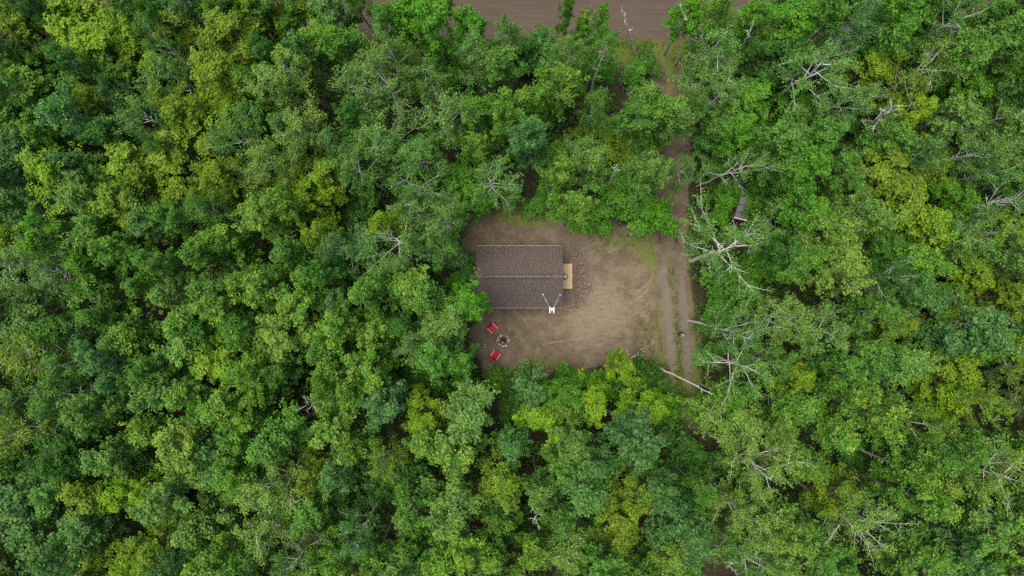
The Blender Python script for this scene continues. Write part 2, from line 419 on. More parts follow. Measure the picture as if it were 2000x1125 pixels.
def leaves_np(C, per, rad, flat, size, up, rng, droop=0.0, asp=0.75):
    """clusters C (n,3) -> leaf quads"""
    n = len(C); N = n * per
    d = rng.normal(0, 1, (N, 3)); d /= np.linalg.norm(d, axis=1, keepdims=True)
    r = rng.uniform(0.35, 1.0, N) ** 0.6
    cr = np.repeat(rng.uniform(0.7, 1.3, n), per) * rad
    p = np.repeat(C, per, 0) + d * (r * cr)[:, None] * np.array([1, 1, flat])
    p[:, 2] -= droop * rng.uniform(0, 1, N) ** 2 * rad
    nrm = d * 0.7 + np.array([0, 0, up]) + rng.normal(0, 0.34, (N, 3)); nrm /= np.linalg.norm(nrm, axis=1, keepdims=True)
    t = np.cross(nrm, rng.normal(0, 1, (N, 3))); t /= np.linalg.norm(t, axis=1, keepdims=True) + 1e-9
    b = np.cross(nrm, t)
    s = size * rng.uniform(0.7, 1.35, N)[:, None]
    V = np.stack([p - t * s * 0.5, p + b * s * 0.5 * asp - t * s * 0.05, p + t * s * 0.55 - nrm * s * 0.12, p - b * s * 0.5 * asp - t * s * 0.05], 1).reshape(-1, 3)
    F = np.arange(N * 4).reshape(-1, 4)
    ct = np.repeat(rng.normal(0.5, 0.2, n), per)
    tint = np.clip(ct + rng.normal(0, 0.13, N), 0, 1)
    return V, F, np.repeat(tint, 4), d, r

def make_tree(kind, seed):
    """unit trees: height 13 (shrub 4), crown radius about 2"""
    rng = np.random.default_rng(seed)
    sp = dict(aspen=dict(H=13, R=1.9, n=17, lo=0.40, env=(0.62, 0.5), ang=(0.45, 0.9), bend=0.55, sub=7, per=20, cr=0.28, flat=0.75, size=0.145, up=0.75, droop=0.3, lr=0.035, leafless=0.0),
              birch=dict(H=13, R=2.1, n=19, lo=0.36, env=(0.6, 0.55), ang=(0.3, 0.8), bend=0.25, sub=7, per=17, cr=0.26, flat=0.9, size=0.115, up=0.6, droop=0.9, lr=0.036, leafless=0.0),
              bare_birch=dict(H=14, R=2.6, n=15, lo=0.42, env=(0.66, 0.6), ang=(0.25, 0.75), bend=0.35, sub=8, per=16, cr=0.28, flat=0.8, size=0.115, up=0.6, droop=0.7, lr=0.034, leafless=0.40),
              maple=dict(H=11.5, R=2.0, n=18, lo=0.36, env=(0.58, 0.4), ang=(0.2, 0.7), bend=0.35, sub=8, per=20, cr=0.27, flat=0.55, size=0.132, up=1.0, droop=0.1, lr=0.035, leafless=0.0),
              shrub=dict(H=4.0, R=1.5, n=12, lo=0.15, env=(0.5, 0.5), ang=(0.3, 0.8), bend=0.3, sub=5, per=22, cr=0.30, flat=0.55, size=0.15, up=0.9, droop=0.1, lr=0.02, leafless=0.0))[kind]
    H, Rr = sp['H'], sp['R']
    sp['n'] = int(round(sp['n'] * rng.uniform(0.78, 1.2))); sp['lo'] *= rng.uniform(0.85, 1.2); sp['cr'] *= rng.uniform(0.85, 1.15)
    lean = rng.normal(0, 0.35, 2) if kind != 'shrub' else rng.normal(0, 0.1, 2)
    nt_ = 9; tz = np.linspace(0, H * 0.97, nt_)
    tp = np.stack([lean[0] * (tz / H) ** 1.5 + rng.normal(0, 0.05, nt_) * (tz > 0), lean[1] * (tz / H) ** 1.5 + rng.normal(0, 0.05, nt_) * (tz > 0), tz], 1)
    r0 = 0.15 if H > 10 else 0.05
    lines = [(tp, r0 * (1 - 0.8 * tz / H))]
    C = []
    lop = rng.uniform(0.55, 1.3, 8)                       # lopsided crown
    for k in range(sp['n']):
        t = sp['lo'] + (0.97 - sp['lo']) * (k + rng.uniform(0, 0.8)) / sp['n']
        az = k * 2.399 + rng.uniform(-0.5, 0.5)
        u = (t - sp['lo']) / (1 - sp['lo'])
        env = max(0.25, 1 - ((u - sp['env'][1] * 0.6) / 0.85) ** 2)
        L = Rr * env * rng.uniform(0.8, 1.2) * lop[int(az / (2 * PI) * 8) % 8]
        p0 = np.array([np.interp(t * H, tz, tp[:, i]) for i in range(3)])
        a = rng.uniform(*sp['ang']) + 0.35 * u
        d0 = np.array([math.cos(az) * math.cos(a), math.sin(az) * math.cos(a), math.sin(a)])
        P = curve(p0, d0, L * 1.12, 5, (0, 0, sp['bend']), rng)
        lr = sp['lr'] * (1.25 - 0.6 * u)
        lines.append((P, np.linspace(lr, lr * 0.3, 6)))
        lf0 = sp['leafless']
        bare = rng.random() < lf0 and u > 0.3
        for q in range(sp['sub']):
            s = rng.uniform(0.35, 1.0); i = s * 5; b = int(min(i, 4)); p = P[b] + (P[b + 1] - P[b]) * (i - b)
            dl = P[b + 1] - P[b]; dl /= np.linalg.norm(dl)
            dd = dl + rng.normal(0, 0.55, 3) + np.array([0, 0, 0.15])
            SL = L * rng.uniform(0.25, 0.5) + 0.15
            Q = curve(p, dd, SL, 3, (0, 0, sp['bend'] * 0.6), rng)
            lines.append((Q, np.linspace(lr * 0.42, lr * 0.16, 4)))
            if not bare or rng.random() < 0.42:
                C.append(Q[-1]); C.append(Q[1] * 0.4 + Q[2] * 0.6)
                if rng.random() < 0.7: C.append(Q[2] + rng.normal(0, 0.2, 3))
                if rng.random() < 0.5: C.append(Q[-1] + rng.normal(0, 0.25, 3))
        if not bare:
            C.append(P[-1]); C.append(P[3] + rng.normal(0, 0.15, 3))
    if not (kind == 'bare_birch'):
        C.append(tp[-1] + np.array([0, 0, 0.1]))
    C = np.array(C)
    if sp['leafless']: C = C[np.hypot(C[:, 0] - tp[-1, 0], C[:, 1] - tp[-1, 1]) > 0.55]
    V, F, tint, d, r = leaves_np(C, sp['per'], sp['cr'], sp['flat'], sp['size'], sp['up'], rng, sp['droop'])
    # young growth plus painted highlights: leaves of some clusters yellowed towards the crown top
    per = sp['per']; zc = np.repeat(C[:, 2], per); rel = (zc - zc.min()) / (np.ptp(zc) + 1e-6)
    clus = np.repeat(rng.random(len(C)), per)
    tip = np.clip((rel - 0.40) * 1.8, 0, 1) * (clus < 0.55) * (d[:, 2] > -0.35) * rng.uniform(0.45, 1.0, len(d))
    wv, wf = tubes_np(lines, 5)
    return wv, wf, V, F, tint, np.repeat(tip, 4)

KIND = dict(A=('aspen', 'aspen_tree', M_ASPEN_BARK, M_ASPEN_LEAF, 11), B=('birch', 'birch_tree', M_BIRCH_BARK, M_BIRCH_LEAF, 8),
            W=('bare_birch', 'birch_tree', M_BIRCH_BARK, M_BIRCH_LEAF, 7), M=('maple', 'maple_tree', M_BROWN_BARK, M_MAPLE_LEAF, 7),
            S=('shrub', 'shrub', M_BROWN_BARK, M_SHRUB_LEAF, 4))
VAR = {}
for k, (kind, nm, bk, lf, nv) in KIND.items():
    VAR[k] = []
    for v in range(nv):
        wv, wf, V, F, tint, tip = make_tree(kind, 100 * ord(k) + v)
        VAR[k].append((mesh_np(nm + '_trunk', wv, wf, bk, None, True),
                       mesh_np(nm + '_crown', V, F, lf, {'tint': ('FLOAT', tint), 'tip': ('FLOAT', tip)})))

TONE = dict(yg=((0.138, 0.278, 0.006), 'yellow-green'), ol=((0.108, 0.208, 0.006), 'olive yellow'), bg=((0.064, 0.224, 0.008), 'bright green'),
            mg=((0.062, 0.190, 0.017), 'mid green'), dg=((0.037, 0.138, 0.011), 'dark green'), bl=((0.057, 0.172, 0.034), 'blue-green'),
            pl=((0.088, 0.214, 0.032), 'pale green'), py=((0.120, 0.238, 0.028), 'pale yellow-green'), yt=((0.070, 0.204, 0.014), 'yellow-tipped green'))
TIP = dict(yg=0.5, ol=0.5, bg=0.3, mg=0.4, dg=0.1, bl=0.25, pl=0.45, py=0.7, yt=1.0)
TREES = """
15,20,42,M,ol 55,45,42,M,ol 25,105,34,M,mg 90,22,30,A,dg 165,18,56,M,yg 165,65,56,M,yg 215,98,52,M,yg 243,68,44,M,yg 268,22,42,A,dg 305,40,26,A,dg
372,15,38,A,bl 440,18,44,M,ol 362,62,44,M,ol 392,100,46,M,ol 462,62,48,M,ol 435,145,48,M,ol 312,85,30,B,mg 332,150,44,B,mg 65,122,40,M,mg 15,140,36,M,mg
92,182,46,A,yg 30,178,36,A,mg 25,222,42,A,mg 140,130,38,A,dg 190,152,40,M,mg 182,196,38,M,ol 240,142,42,M,mg 135,217,48,A,bl 232,182,30,B,bl 285,228,46,B,mg
350,207,40,M,ol 375,248,36,M,ol 442,200,42,M,yg 402,225,30,M,yg 35,278,46,A,bl 78,268,34,A,mg 95,338,48,M,yg 152,312,42,A,bl 210,272,36,A,dg 265,328,56,M,yg
370,312,56,M,ol 432,345,40,M,ol 462,270,50,B,mg 490,348,42,B,py 172,358,36,A,mg 18,345,40,A,bl 480,150,36,A,mg 320,285,30,B,dg 500,20,34,M,yg
515,62,32,M,ol 585,35,46,M,yg 622,88,36,M,yg 650,28,44,A,bl 672,78,42,A,mg 570,142,50,B,py 530,172,42,B,py 600,112,42,A,bl 800,35,50,A,bg 852,60,46,A,bg
752,42,36,B,mg 772,112,46,B,pl 705,172,52,B,pl 768,165,58,W,pl 842,150,42,B,pl 932,58,38,A,bg 935,112,46,B,pl 985,75,30,B,pl 982,122,42,A,mg 600,250,52,B,py
580,312,42,B,py 555,252,38,A,bl 740,265,54,B,pl 870,230,52,B,pl 940,212,38,A,mg 640,340,40,M,yg 700,332,48,B,mg 660,288,34,A,bl 822,300,42,B,pl 930,282,36,A,yg
960,345,50,W,pl 992,222,36,A,yg 812,362,46,W,mg 520,322,44,B,py 590,368,42,M,yg 690,225,36,A,dg 500,245,40,A,dg 515,110,34,M,dg
1102,30,18,A,bg 1140,58,24,A,yg 1176,85,32,B,bg 1178,40,18,A,bg 1112,108,32,B,pl 1097,160,46,A,yg 1022,188,38,A,yg 1160,205,32,B,mg 1275,182,40,A,pl 1245,232,42,A,mg
1296,217,40,A,yg 1346,28,32,A,bg 1388,30,34,A,yg 1400,92,56,B,pl 1380,142,52,B,pl 1422,182,48,W,pl 1465,192,46,M,bg 1470,42,34,M,bg 1482,98,34,M,dg 1085,338,40,A,yg
1156,325,38,A,pl 1262,342,42,A,pl 1030,278,42,A,bl 1000,255,36,A,mg 1430,326,46,W,pl 1392,252,34,A,mg 1130,288,34,B,pl 1120,398,40,A,yg 1440,262,38,M,bg
1550,48,50,M,bg 1520,102,42,M,dg 1600,130,72,W,pl 1660,62,50,B,bl 1720,32,42,A,bg 1742,72,46,A,mg 1782,30,40,A,mg 1832,45,54,W,mg 1902,40,38,A,mg 1960,42,46,A,bl
1922,88,46,A,pl 1982,92,42,A,pl 1710,132,42,M,ol 1762,105,42,M,dg 1795,150,54,W,py 1852,120,42,A,mg 1895,182,44,M,bg 1942,150,36,M,bg 1990,165,36,A,dg 1610,270,46,A,mg
1530,272,48,A,mg 1770,222,32,M,yg 1800,292,38,A,bl 1862,225,46,A,pl 1960,222,50,B,pl 1992,275,46,B,pl 1900,292,50,B,pl 1722,345,68,M,ol 1795,332,46,M,ol 1640,342,42,A,mg
1582,322,40,A,bg 1545,335,40,A,mg 1932,335,42,B,pl 1982,355,42,A,dg 1660,190,44,B,pl 1720,275,40,A,mg
182,402,46,A,pl 35,405,42,A,bl 100,460,46,A,bg 195,472,46,A,mg 28,460,32,M,ol 250,392,50,M,ol 285,432,42,A,bl 345,425,36,A,mg 400,415,44,B,mg 450,482,52,A,yg
400,482,36,A,mg 50,520,60,B,pl 112,525,42,B,pl 160,522,38,A,bg 240,500,40,A,mg 302,515,38,A,mg 290,562,34,A,mg 205,567,46,A,mg 345,572,38,A,pl 370,612,50,A,yg
432,560,42,A,mg 452,602,42,A,yg 472,542,36,A,yg 60,612,64,B,pl 122,640,42,B,mg 192,622,38,A,mg 250,660,52,A,yg 372,662,52,A,pl 440,702,50,M,yg 60,692,60,B,ol
132,702,46,B,mg 210,692,38,A,bl 230,735,38,A,bl 345,738,42,A,pl 482,642,42,A,mg 482,722,42,A,yg 295,720,36,A,mg 410,640,34,A,dg
510,422,46,A,py 550,397,42,A,yg 602,388,46,M,yg 620,467,34,M,ol 680,490,46,B,bl 570,502,40,A,mg 610,537,34,A,yg 515,562,42,A,yg 585,592,46,A,yg 642,525,38,A,dg
662,592,38,A,bl 755,440,32,M,yg 810,402,46,B,pl 862,430,48,B,pl 790,472,60,W,pl 858,490,40,B,mg 790,572,52,A,yg 842,585,46,A,mg 720,560,42,A,mg 670,642,46,A,yg
735,642,42,A,yg 560,652,58,A,py 630,682,46,A,mg 642,722,46,A,yg 720,722,46,A,yg 850,642,54,A,pl 862,698,48,A,mg 876,640,42,A,pl 810,682,38,B,pl 505,722,34,A,yg
545,718,38,A,mg 720,500,40,A,bl 760,520,38,B,pl 780,640,38,A,dg 900,712,34,A,mg
1600,440,56,B,py 1560,412,46,A,bg 1662,422,46,A,pl 1742,405,64,M,ol 1802,442,52,M,yg 1622,492,50,A,py 1560,522,42,A,mg 1640,532,50,A,py 1530,482,42,A,dg 1530,622,50,B,py
1600,642,56,B,pl 1710,472,42,M,dg 1780,512,46,A,yg 1870,472,46,B,pl 1880,542,46,M,ol 1762,572,38,A,bl 1700,612,42,A,mg 1740,632,36,M,ol 1822,612,46,M,yg 1930,452,46,B,yg
1970,492,46,A,pl 1902,622,56,A,bl 1950,590,42,M,ol 1982,622,46,A,bl 1832,662,46,A,bl 1762,692,50,A,pl 1692,682,50,A,mg 1852,722,52,M,yg 1912,682,42,A,mg 1972,692,46,B,yg
1642,722,38,A,mg 1545,735,34,M,yg 1512,712,42,B,mg 1790,560,34,A,dg 1955,400,46,W,mg 1850,400,36,M,bg 1720,540,36,W,dg
40,772,52,B,mg 110,772,50,B,mg 70,842,64,B,ol 150,852,52,A,dg 190,802,48,A,mg 230,902,50,A,pl 285,852,40,A,yg 300,772,42,A,pl 365,772,44,A,yg 370,862,50,A,py
430,812,46,A,yg 482,812,38,A,yg 412,862,42,A,bl 170,962,50,M,ol 265,962,40,M,yg 322,962,54,A,pl 425,932,50,A,mg 462,932,34,A,yg 40,972,60,A,bl 112,952,46,A,mg
70,1042,56,A,bl 190,1032,50,A,bl 305,1057,44,M,ol 212,1102,46,M,yg 252,1112,42,M,yg 140,1072,42,A,bl 400,1022,54,A,pl 422,1075,46,A,yg 342,1102,44,A,bl 472,1112,42,A,mg
12,1108,42,A,mg 20,910,44,A,mg 130,890,42,A,dg
512,772,38,A,yg 540,852,52,A,mg 652,822,50,A,yg 702,872,42,A,yg 630,757,30,A,yg 682,762,34,A,yg 742,792,54,A,bl 830,802,40,M,yg 912,792,60,A,pl 882,892,60,A,yg
830,862,42,A,yg 760,902,38,B,ol 620,937,36,M,ol 545,942,56,B,py 510,972,42,B,pl 530,1032,56,B,py 670,922,38,A,bl 612,1002,52,A,mg 580,1090,40,W,pl 700,1042,42,B,bl
662,1082,42,A,yg 722,1102,38,A,yg 800,985,42,A,mg 882,982,58,A,pl 912,1062,46,A,yg 802,1052,42,A,yg 970,945,48,M,ol 780,1112,44,A,pl 872,1102,46,A,yg 612,1115,42,A,yg
962,1092,46,A,yg 480,860,36,A,mg
1030,760,42,A,bl 1050,808,44,M,yg 1105,775,36,M,bg 1150,790,40,M,yg 1255,792,40,M,yg 1230,852,58,A,bl 1120,852,46,A,pl 1090,892,42,A,mg 1160,902,42,A,bl 1150,962,56,A,bl
1230,962,48,M,ol 1290,942,44,A,bl 1210,1032,54,M,ol 1005,868,38,A,bl 1050,948,34,A,pl 1092,1002,40,A,mg 1112,1062,52,B,py 1330,1032,54,A,bl 1308,1075,42,A,py 1180,1102,46,A,mg
1250,1105,42,A,mg 1040,1085,42,A,yg 1368,962,32,A,mg 1430,822,58,B,py 1465,905,64,W,py 1425,985,46,B,py 1482,1022,56,B,py 1440,1085,50,W,mg 1432,782,34,A,bg 1215,712,28,M,yg
1455,715,58,W,pl 1428,642,52,W,pl 1415,500,78,W,pl 1478,462,34,B,pl 1330,1110,40,A,mg 975,1015,34,A,mg
1560,802,46,A,mg 1632,832,50,A,yg 1570,912,46,A,yg 1652,772,38,A,yg 1702,802,46,A,yg 1622,962,42,M,ol 1762,917,50,A,yg 1662,1012,60,W,py 1790,832,46,B,ol 1852,762,46,M,yg
1922,782,42,B,ol 1872,872,42,A,mg 1822,882,46,A,mg 1930,932,66,W,py 1840,942,40,A,py 1800,992,52,A,yg 1922,1022,58,A,pl 1982,882,42,A,mg 1790,1082,56,A,mg 1862,1052,42,A,bl
1952,1092,46,A,yg 1882,1102,42,A,bl 1590,1062,46,A,mg 1542,1022,50,A,py 1520,1082,46,B,py 1632,1102,46,A,mg 1990,1062,42,M,ol 1990,970,40,A,mg 1520,850,44,B,py
420,-12,44,A,dg 482,-6,42,A,mg 545,4,40,M,mg 612,-14,42,A,bl 690,-14,30,A,mg 1572,-6,36,M,bg 1612,6,42,A,mg 1655,14,40,A,dg 1752,-8,42,A,mg
1800,-8,42,A,bl 1858,-6,42,A,mg 1905,-6,38,M,mg 1985,0,42,A,mg 285,-14,38,A,dg 215,-10,40,M,yg 100,-12,40,M,ol 30,-14,40,A,mg 800,-8,34,A,mg 862,-6,34,A,bg
1650,870,34,S,dg 1390,1010,20,S,dg 730,1090,34,S,dg 700,760,34,S,dg 240,800,34,S,dg 1690,270,34,S,dg 1560,220,34,S,bg 690,970,40,S,dg 770,940,40,S,dg 1000,1010,34,S,dg 340,1000,36,S,dg 400,780,34,S,dg
1324,228,42,A,pl 1345,200,30,B,pl 1340,330,26,B,pl
1412,380,26,S,bg 1400,425,18,S,bg 1478,398,20,S,bg 1424,392,18,S,bg 705,388,30,S,dg 700,415,30,S,dg 905,735,28,S,dg 830,735,34,S,dg 860,760,30,S,dg 820,920,34,S,dg 1408,560,24,S,bg 1000,790,30,S,dg 1085,300,28,S,bg 1170,140,26,S,bg 1010,300,30,S,dg
893,438,22,S,bg 888,500,24,S,dg 896,548,20,S,bg 940,392,26,S,bg 1000,384,22,S,bg
1240,402,44,S,bg 1210,380,38,S,bg 1268,425,30,S,bg 1175,440,16,S,bg 1230,300,46,S,ol 1195,285,36,S,ol 914,590,42,A,bg 905,365,42,S,bg 880,140,38,S,bg 1052,108,40,S,dg
1236,150,24,S,bg 1264,120,20,S,dg 1062,205,42,S,bg 1160,265,32,S,ol 1256,728,26,S,dg 1288,756,20,S,bg 1240,748,34,S,dg 1402,612,30,S,bg 1392,690,22,S,bg 1105,735,24,S,bg
1160,752,30,S,bg 1380,800,30,S,bg 1385,322,24,S,mg 1340,880,40,S,dg 1330,930,36,S,dg 450,395,30,S,dg 1470,262,34,S,bg 1480,520,40,S,bg 1440,560,40,S,bg 1500,395,28,S,dg
1010,110,30,S,dg 1300,790,26,S,bg 968,742,20,S,bg 1135,430,22,S,bg 1366,128,22,S,dg 1050,400,20,S,bg 1482,425,20,S,bg 1488,368,22,S,bg
"""
rng_t = random.Random(77)
PLANTS = []
for tok in TREES.split():
    px, py, r, k, tone = tok.split(','); PLANTS.append([float(px), float(py), float(r), k, 'yt' if (k == 'A' and tone == 'yg') else tone])
HR = dict(A=(11.0, 14.5), B=(11.0, 14.5), W=(12.5, 15.5), M=(9.0, 13.0), S=(2.6, 5.0))
U = dict(A=(13, 1.95), B=(13, 2.1), W=(14, 2.5), M=(11.5, 2.0), S=(4.0, 1.45))
NOUN = dict(A='aspen', B='birch', W='bare-branched birch', M='maple', S='leafy shrub')
NOUNS = dict(A='aspens in the wood', B='birches in the wood', W='birches with bare white branches', M='maples in the wood', S='shrubs under the trees')
colw = ['far left', 'left', 'middle', 'right', 'far right']; roww = ['top', 'upper', 'lower', 'bottom']
ORD = ['', 'second', 'third', 'fourth', 'fifth', 'sixth', 'seventh', 'eighth', 'ninth', 'tenth']
def size_word(r, k):
    if k == 'S': return 'low' if r < 35 else 'broad'
    return 'small' if r < 41 else ('large' if r > 49 else 'mid-sized')
LM = [('the cabin', 1014, 540, 190), ('the fire pit', 983, 665, 110), ('the grey shed', 1450, 408, 90), ('the leaning bare trunk', 1335, 742, 110)]
def base_label(p):
    px, py, r, k, tone = p
    ci, ri = min(4, int(px / 400)), min(3, int(py / 281.3))
    if py < 90: where = f'beside the dirt road at the {"top left" if px < 700 else "top centre" if px < 1300 else "top right"}'
    elif abs(px - 1318) < 95 and 100 < py < 900: where = f'beside the gravel driveway, {"upper" if py < 470 else "lower"} stretch'
    elif 780 < px < 925 and 380 < py < 720: where = 'just left of the brown cabin and fire pit'
    elif 900 < px < 1290 and 690 < py < 800: where = 'on the bottom edge of the clearing'
    elif 900 < px < 1290 and 330 < py < 450: where = 'on the top edge of the clearing'
    else: where = f'in the {roww[ri]} {colw[ci]} of the wood'
    tw = TONE[tone][1]
    return f'{size_word(r, k)} {tw} {NOUN[k]}', where
cells = {}
for i, p in enumerate(PLANTS): cells.setdefault(base_label(p), []).append(i)
LABEL = {}
for (a, b), idx in cells.items():
    if len(idx) == 1: LABEL[idx[0]] = f'{a} {b}'; continue
    xs = [PLANTS[i][0] for i in idx]; ys = [PLANTS[i][1] for i in idx]
    hor = np.ptp(xs) >= np.ptp(ys) * 0.8
    idx = sorted(idx, key=lambda i: PLANTS[i][0 if hor else 1]); n = len(idx)
    for q, i in enumerate(idx):
        w0, w1 = ('leftmost', 'rightmost') if hor else ('topmost', 'lowest')
        o_ = w0 if q == 0 else (w1 if q == n - 1 else ('middle one' if n == 3 else f'{ORD[q]} from the {"left" if hor else "top"}'))
        LABEL[i] = f'{a} {b}, {o_}'

def plant(i, p):
    px, py, r, k, tone = p
    H = rng_t.uniform(*HR[k])
    if k == 'S' and r < 25: H *= 0.6
    hc = H * (0.80 if k != 'S' else 0.6)
    x, y = g(px, py, hc)
    rw = r * (CAM_H - hc) / CAM_H / K0 * 1.16
    h0, r0 = U[k]
    wood, crown = rng_t.choice(VAR[k])
    root = empty(KIND[k][1], (x, y, -0.05), rng_t.uniform(0, 2 * PI))
    sr = rw / r0
    root.scale = (sr * rng_t.uniform(0.93, 1.07), sr * rng_t.uniform(0.93, 1.07), H / h0)
    tag(root, LABEL[i], 'shrub' if k == 'S' else 'tree', NOUNS[k])
    t = link('trunk' if k != 'S' else 'stem', wood, root); c = link('crown' if k != 'S' else 'foliage', crown, root)
    col = np.array(TONE[tone][0]) * rng_t.uniform(0.88, 1.14) * np.array([rng_t.uniform(0.92, 1.08), 1, rng_t.uniform(0.85, 1.15)])
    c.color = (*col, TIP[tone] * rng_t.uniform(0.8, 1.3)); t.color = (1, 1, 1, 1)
    return root
for i, p in enumerate(PLANTS): plant(i, p)

# ------------------------------------------------------------------ bare and dead trees with their trunks in view
def bare_tree(name, label, base_px, top_px, H, r0, nb, seed, mat, start=0.4, blen=1.0, group=None, up=0.5, top_z=None, base_z=0.0):
    rng = np.random.default_rng(seed)
    bx, by = g(*base_px, base_z); tx, ty = g(*top_px, H if top_z is None else top_z)
    root = empty(name, (bx, by, base_z - 0.05))
    tag(root, label, 'tree', group)
    r0 *= 0.85; n = 9; s = np.linspace(0, 1, n)
    Ht = (H if top_z is None else top_z) - base_z
    P = np.stack([(tx - bx) * s, (ty - by) * s, Ht * s], 1); P[1:-1, :2] += rng.normal(0, 0.06, (n - 2, 2)) * min(1, Ht / 6 + .3)
    wv, wf = tubes_np([(P, r0 * (1 - 0.78 * s))], 7)
    link('trunk', mesh_np('trunk', wv, wf, mat, None, True), root)
    for k in range(nb):
        t = start + (0.98 - start) * (k + rng.uniform(0, 0.9)) / nb
        p0 = np.array([np.interp(t, s, P[:, i]) for i in range(3)])
        az = k * 2.4 + rng.uniform(-0.6, 0.6); L = blen * rng.uniform(0.5, 1.25) * (1.25 - 0.7 * t)
        d0 = np.array([math.cos(az), math.sin(az), up * rng.uniform(0.4, 1.3)])
        rb = r0 * (1 - 0.78 * t) * 0.42
        B = curve(p0, d0, L, 4, (0, 0, 0.3), rng, 0.12)
        ls = [(B, np.linspace(rb, rb * 0.3, 5))]
        for q in range(7):
            i = rng.integers(1, 4); dd = (B[i + 1] - B[i]) / np.linalg.norm(B[i + 1] - B[i]) + rng.normal(0, 0.55, 3)
            ls.append((curve(B[i], dd, L * rng.uniform(0.25, 0.55), 3, (0, 0, 0.2), rng, 0.12), np.linspace(rb * 0.5, rb * 0.2, 4)))
        wv, wf = tubes_np(ls, 5)
        link('branch', mesh_np('branch', wv, wf, mat, None, True), root)
    return root
BT = 'bare tree trunks showing pale among the crowns'
bare_tree('dead_birch', 'thin bare white trunk leaning over the gravel driveway below the clearing', (1277, 713), (1392, 770), 15.0, 0.125, 4, 1, M_WHITE_BARK, 0.75, 0.5, BT)
bare_tree('dead_birch', 'slender white trunk standing out against the dirt road, left of the driveway mouth', (1241, 112), (1214, 10), 13.5, 0.13, 5, 2, M_WHITE_BARK, 0.55, 0.5, BT)
bare_tree('dead_birch', 'white trunk leaning up and right beside the dirt road, right of the driveway', (1437, 134), (1474, 38), 15.0, 0.13, 4, 3, M_WHITE_BARK, 0.6, 0.6, BT)
bare_tree('dead_birch', 'pale trunk leaning over dark ground between the road and the cabin', (1139, 232), (1180, 96), 14.5, 0.13, 5, 4, M_ASPEN_BARK, 0.6, 0.7, BT)
bare_tree('dead_birch', 'white trunk leaning left across the road edge by the driveway mouth', (1362, 72), (1326, 8), 14.5, 0.13, 4, 5, M_WHITE_BARK, 0.5, 0.8, BT)
bare_tree('dead_birch', 'white broken stub with splayed top among shrubs above the clearing', (1182, 378), (1204, 325), 8.5, 0.16, 6, 6, M_WHITE_BARK, 0.9, 0.7, BT, 0.3)
bare_tree('dead_tree', 'dead grey tree with upright bare trunk in the bottom centre of the wood', (1053, 948), (1046, 1026), 13.0, 0.13, 12, 7, M_DEAD_WOOD, 0.35, 1.1, BT, 0.2)
bare_tree('dead_tree', 'big dead white birch with spread branches above the pale sparse crown at upper right', (1668, 272), (1752, 202), 14.5, 0.19, 14, 8, M_DEAD_WOOD, 0.35, 1.9, BT, 0.35)
bare_tree('dead_tree', 'dead white tree with fan of bare branches near the right edge of the photo', (1862, 410), (1950, 397), 14.0, 0.15, 11, 9, M_DEAD_WOOD, 0.55, 1.5, BT, 0.35)
bare_tree('dead_tree', 'small dead brown tree with spiky white top in the upper right wood', (1560, 262), (1571, 236), 6.0, 0.11, 12, 10, M_DEAD_BROWN, 0.35, 0.9, BT, 0.3)
bare_tree('dead_tree', 'dead tree with white fanned branches at the top right corner', (1818, 100), (1868, 42), 14.5, 0.16, 11, 11, M_DEAD_WOOD, 0.6, 1.5, BT, 0.5)
bare_tree('dead_tree', 'grey dead tree in a dark gap in the right of the wood', (1672, 612), (1700, 630), 10.0, 0.13, 12, 12, M_DEAD_WOOD, 0.45, 1.3, BT, 0.25)
bare_tree('dead_tree', 'leaning dead trunk with forked white limbs just right of the grey shed', (1476, 434), (1520, 403), 9.0, 0.14, 8, 13, M_DEAD_WOOD, 0.5, 1.0, BT, 0.3)
bare_tree('dead_tree', 'brown leafless tree with several limbs hanging over the dirt road, top centre', (896, 72), (902, 4), 11.0, 0.13, 9, 14, M_DEAD_BROWN, 0.25, 1.8, BT, 0.9)
bare_tree('dead_tree', 'dead grey tree with pale forked limbs in the lower left of the wood', (640, 786), (596, 792), 12.0, 0.12, 8, 15, M_DEAD_WOOD, 0.4, 1.3, BT, 0.3)
bare_tree('dead_tree', 'pale bare trunk with forked tip in the upper far left of the wood', (36, 122), (18, 68), 12.0, 0.10, 4, 16, M_BIRCH_BARK, 0.6, 0.5, BT)
bare_tree('dead_tree', 'pale bare trunk slanting up and left beside the big yellow-green maples, top left', (84, 92), (36, 14), 12.0, 0.10, 4, 17, M_BIRCH_BARK, 0.6, 0.5, BT)
bare_tree('dead_tree', 'bare branched white limb reaching over leaves at the bottom, right of the driveway', (1485, 1030), (1420, 1110), 13.0, 0.13, 11, 18, M_DEAD_WOOD, 0.35, 1.2, BT, 0.2)
bare_tree('dead_tree', 'white bare trunk slanting over dark leaves at far right, upper part', (1920, 196), (1984, 160), 12.0, 0.14, 7, 19, M_DEAD_WOOD, 0.55, 0.9, BT, 0.3)
bare_tree('dead_tree', 'grey trunk lying slanted across a dark gap in the upper right of the wood', (1790, 246), (1828, 224), 10.0, 0.14, 5, 20, M_DEAD_BROWN, 0.5, 0.9, BT, 0.3)
bare_tree('dead_tree', 'brown dead tree with many thin twigs in the upper left of the wood', (262, 232), (240, 200), 10.0, 0.12, 12, 21, M_DEAD_BROWN, 0.35, 1.2, BT, 0.5)
bare_tree('dead_tree', 'short dead brown tree in a dark gap in the lower middle of the wood', (915, 872), (921, 888), 8.0, 0.10, 12, 22, M_DEAD_BROWN, 0.5, 0.7, BT, 0.3)
bare_tree('dead_tree', 'white tipped trunk pointing up left beside the olive maples, top left', (430, 62), (396, 28), 12.0, 0.11, 3, 23, M_BIRCH_BARK, 0.6, 0.5, BT)
